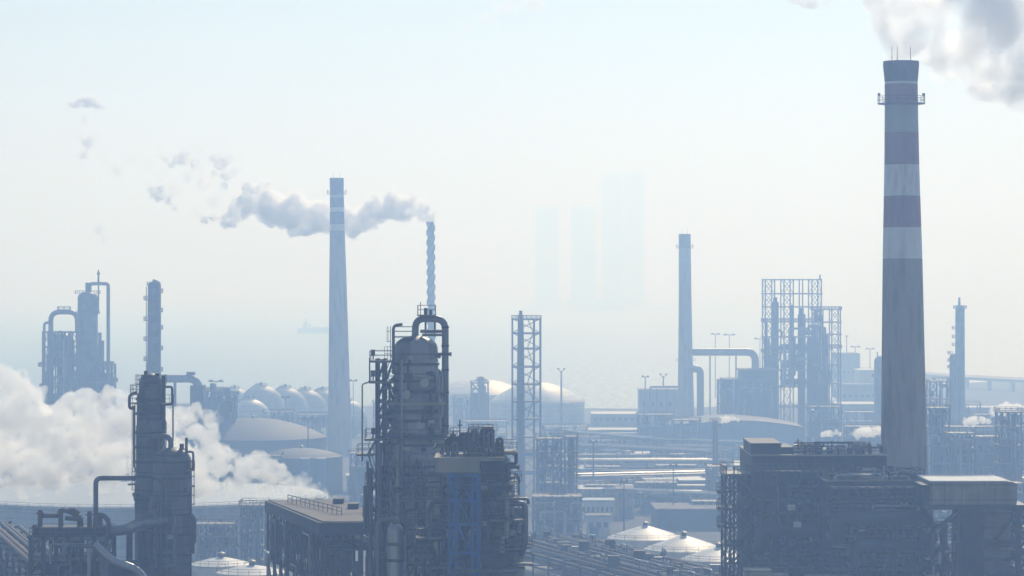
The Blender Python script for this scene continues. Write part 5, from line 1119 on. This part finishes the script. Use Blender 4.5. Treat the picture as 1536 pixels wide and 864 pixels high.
S_far = smoke_mat('drifting_grey_smoke', .7, (.98,.986,.993), g=.5, nscale=.34, lo=.34, hi=.60, absorb=.2)
S_mid = smoke_mat('torn_grey_smoke', .7, (.98,.986,.993), g=.5, nscale=.34, lo=.36, hi=.62, absorb=.2)
S_thin = smoke_mat('thinning_smoke', .5, (.95,.965,.98), g=.4, nscale=.25, lo=.3, hi=.62, absorb=.2)
plume('smoke_plume', 508, [(1352,88,25),(1350,74,28),(1346,58,34),(1338,30,40),(1330,-10,48),(1392,15,48),(1402,70,36),(1424,96,32),(1455,70,48),(1476,108,40),(1503,126,36),(1535,138,40),(1545,80,60),(1485,30,60),(1420,-35,60),(1540,10,70),(1590,130,60),(1340,-60,50),(1480,-60,70)], S_grey,
      'grey white smoke billowing from the tall red and white banded chimney', 2)
plume('smoke_plume', 1400, [(648,328,8),(644,320,11),(633,314,16),(612,310,21),(590,310,24),(565,316,25),(543,330,23),(528,346,15),(508,325,26),(475,325,31),(455,335,24),(440,318,30),(408,312,26)], S_far,
      'grey smoke drifting sideways from the thin spiral stack behind the slim chimney', 5, bud=14, disp=.8)
plume('smoke_plume', 1410, [(418,306,20),(400,318,22),(380,294,22),(394,282,15),(368,312,20),(352,320,20),(372,276,10),(338,330,13),(322,326,9),(306,330,8),(358,300,12)], S_mid, 'torn forward end of the grey plume, ahead of the slim chimney', 17)
plume('smoke_plume', 1420, [(318,236,8),(344,238,9),(352,256,8),(280,228,7),(258,246,9),(300,252,7),(226,284,8),(262,312,6),(322,262,7),(330,244,14),(340,262,12),(336,280,8),(270,238,14,.8),(250,238,8),(238,290,14),(252,300,8),(292,245,10)], S_thin, 'broken scraps of smoke drifting ahead of the grey plume', 7)
plume('smoke_plume', 1430, [(112,156,12,.6),(130,152,20,.6),(150,160,12,.5),(132,212,12),(124,232,9),(150,345,9),(156,358,7)], S_thin, 'faintest wisps of smoke high over the columns in steam', 8)
plume('smoke_plume', 540, [(1215,4,22,.5),(1190,0,14,.5),(1240,2,14,.6)], S_thin, 'thin wisp of cloud beside the smoke of the banded chimney', 9)
plume('steam_cloud', 650, [(503,747,5),(488,742,9),(470,736,14),(448,728,20),(425,722,22),(405,708,24),(388,690,20),(370,706,26),(350,728,18),(425,740,12),(395,738,16),(350,690,16),
      (325,690,34),(310,655,26),(286,640,24),(268,628,24),(290,622,18),(315,626,13),(330,630,8),(300,720,34),(262,690,40),(275,730,30)], S_dense,
      'bright white steam blowing off a roof behind the dark columns', 11, depth=.45)
plume('steam_cloud', 660, [(235,640,40),(200,625,36),(175,605,28),(150,640,46),(130,600,24),(105,615,30),(85,650,46),(45,640,50),(20,600,44),(0,570,30),(-20,640,60),(10,690,48),(60,700,44),(110,690,48),(160,690,46),(205,690,44),(30,715,30),(90,722,22),(150,720,26),(200,720,24)], S_dense,
      'wide bank of white steam drifting in front of the hazy columns', 13, depth=.45)
for px, py, rr, Z, lab in [(1243,650,9,1000,'small curl of steam behind the dark boiler house'),(1300,648,15,1000,'puff of white steam beside the banded chimney shaft'),
      (1460,631,12,950,'low puff of steam between the process frames'),(1505,614,16,1000,'flat drift of steam over the frame near the picture edge'),(1090,629,9,1100,'pair of little steam puffs over the pale blue shed')]:
    plume('steam_puff', Z, [(px,py,rr,.7),(px-rr*.9,py+rr*.2,rr*.6),(px+rr*1.1,py-rr*.1,rr*.7,.7),(px+rr*1.9,py+rr*.15,rr*.4)], S_dense, lab, int(px))

S_wisp = smoke_mat('faint_wisp_smoke', .22, (.985,.99,.995), g=.5, nscale=.26, lo=.36, hi=.66, absorb=.05)
plume('smoke_wisp', 1425, [(322,300,16),(304,276,15),(284,262,15),(300,318,12),(262,284,14),(240,262,14),(222,246,13),(200,236,12),(246,232,14),(300,222,12),(330,216,12),(180,252,12),(160,232,12),(144,204,11),(128,184,10)], S_wisp, 'barely visible veil of smoke linking the scraps ahead of the grey plume', 19, disp=.9)
plume('smoke_wisp', 640, [(760,12,26,.5),(725,28,22,.45),(800,6,24,.5),(700,44,14,.4),(840,30,14,.4)], S_wisp, 'faint white cloud wisp high above the arched distillation tower', 23, disp=.9)
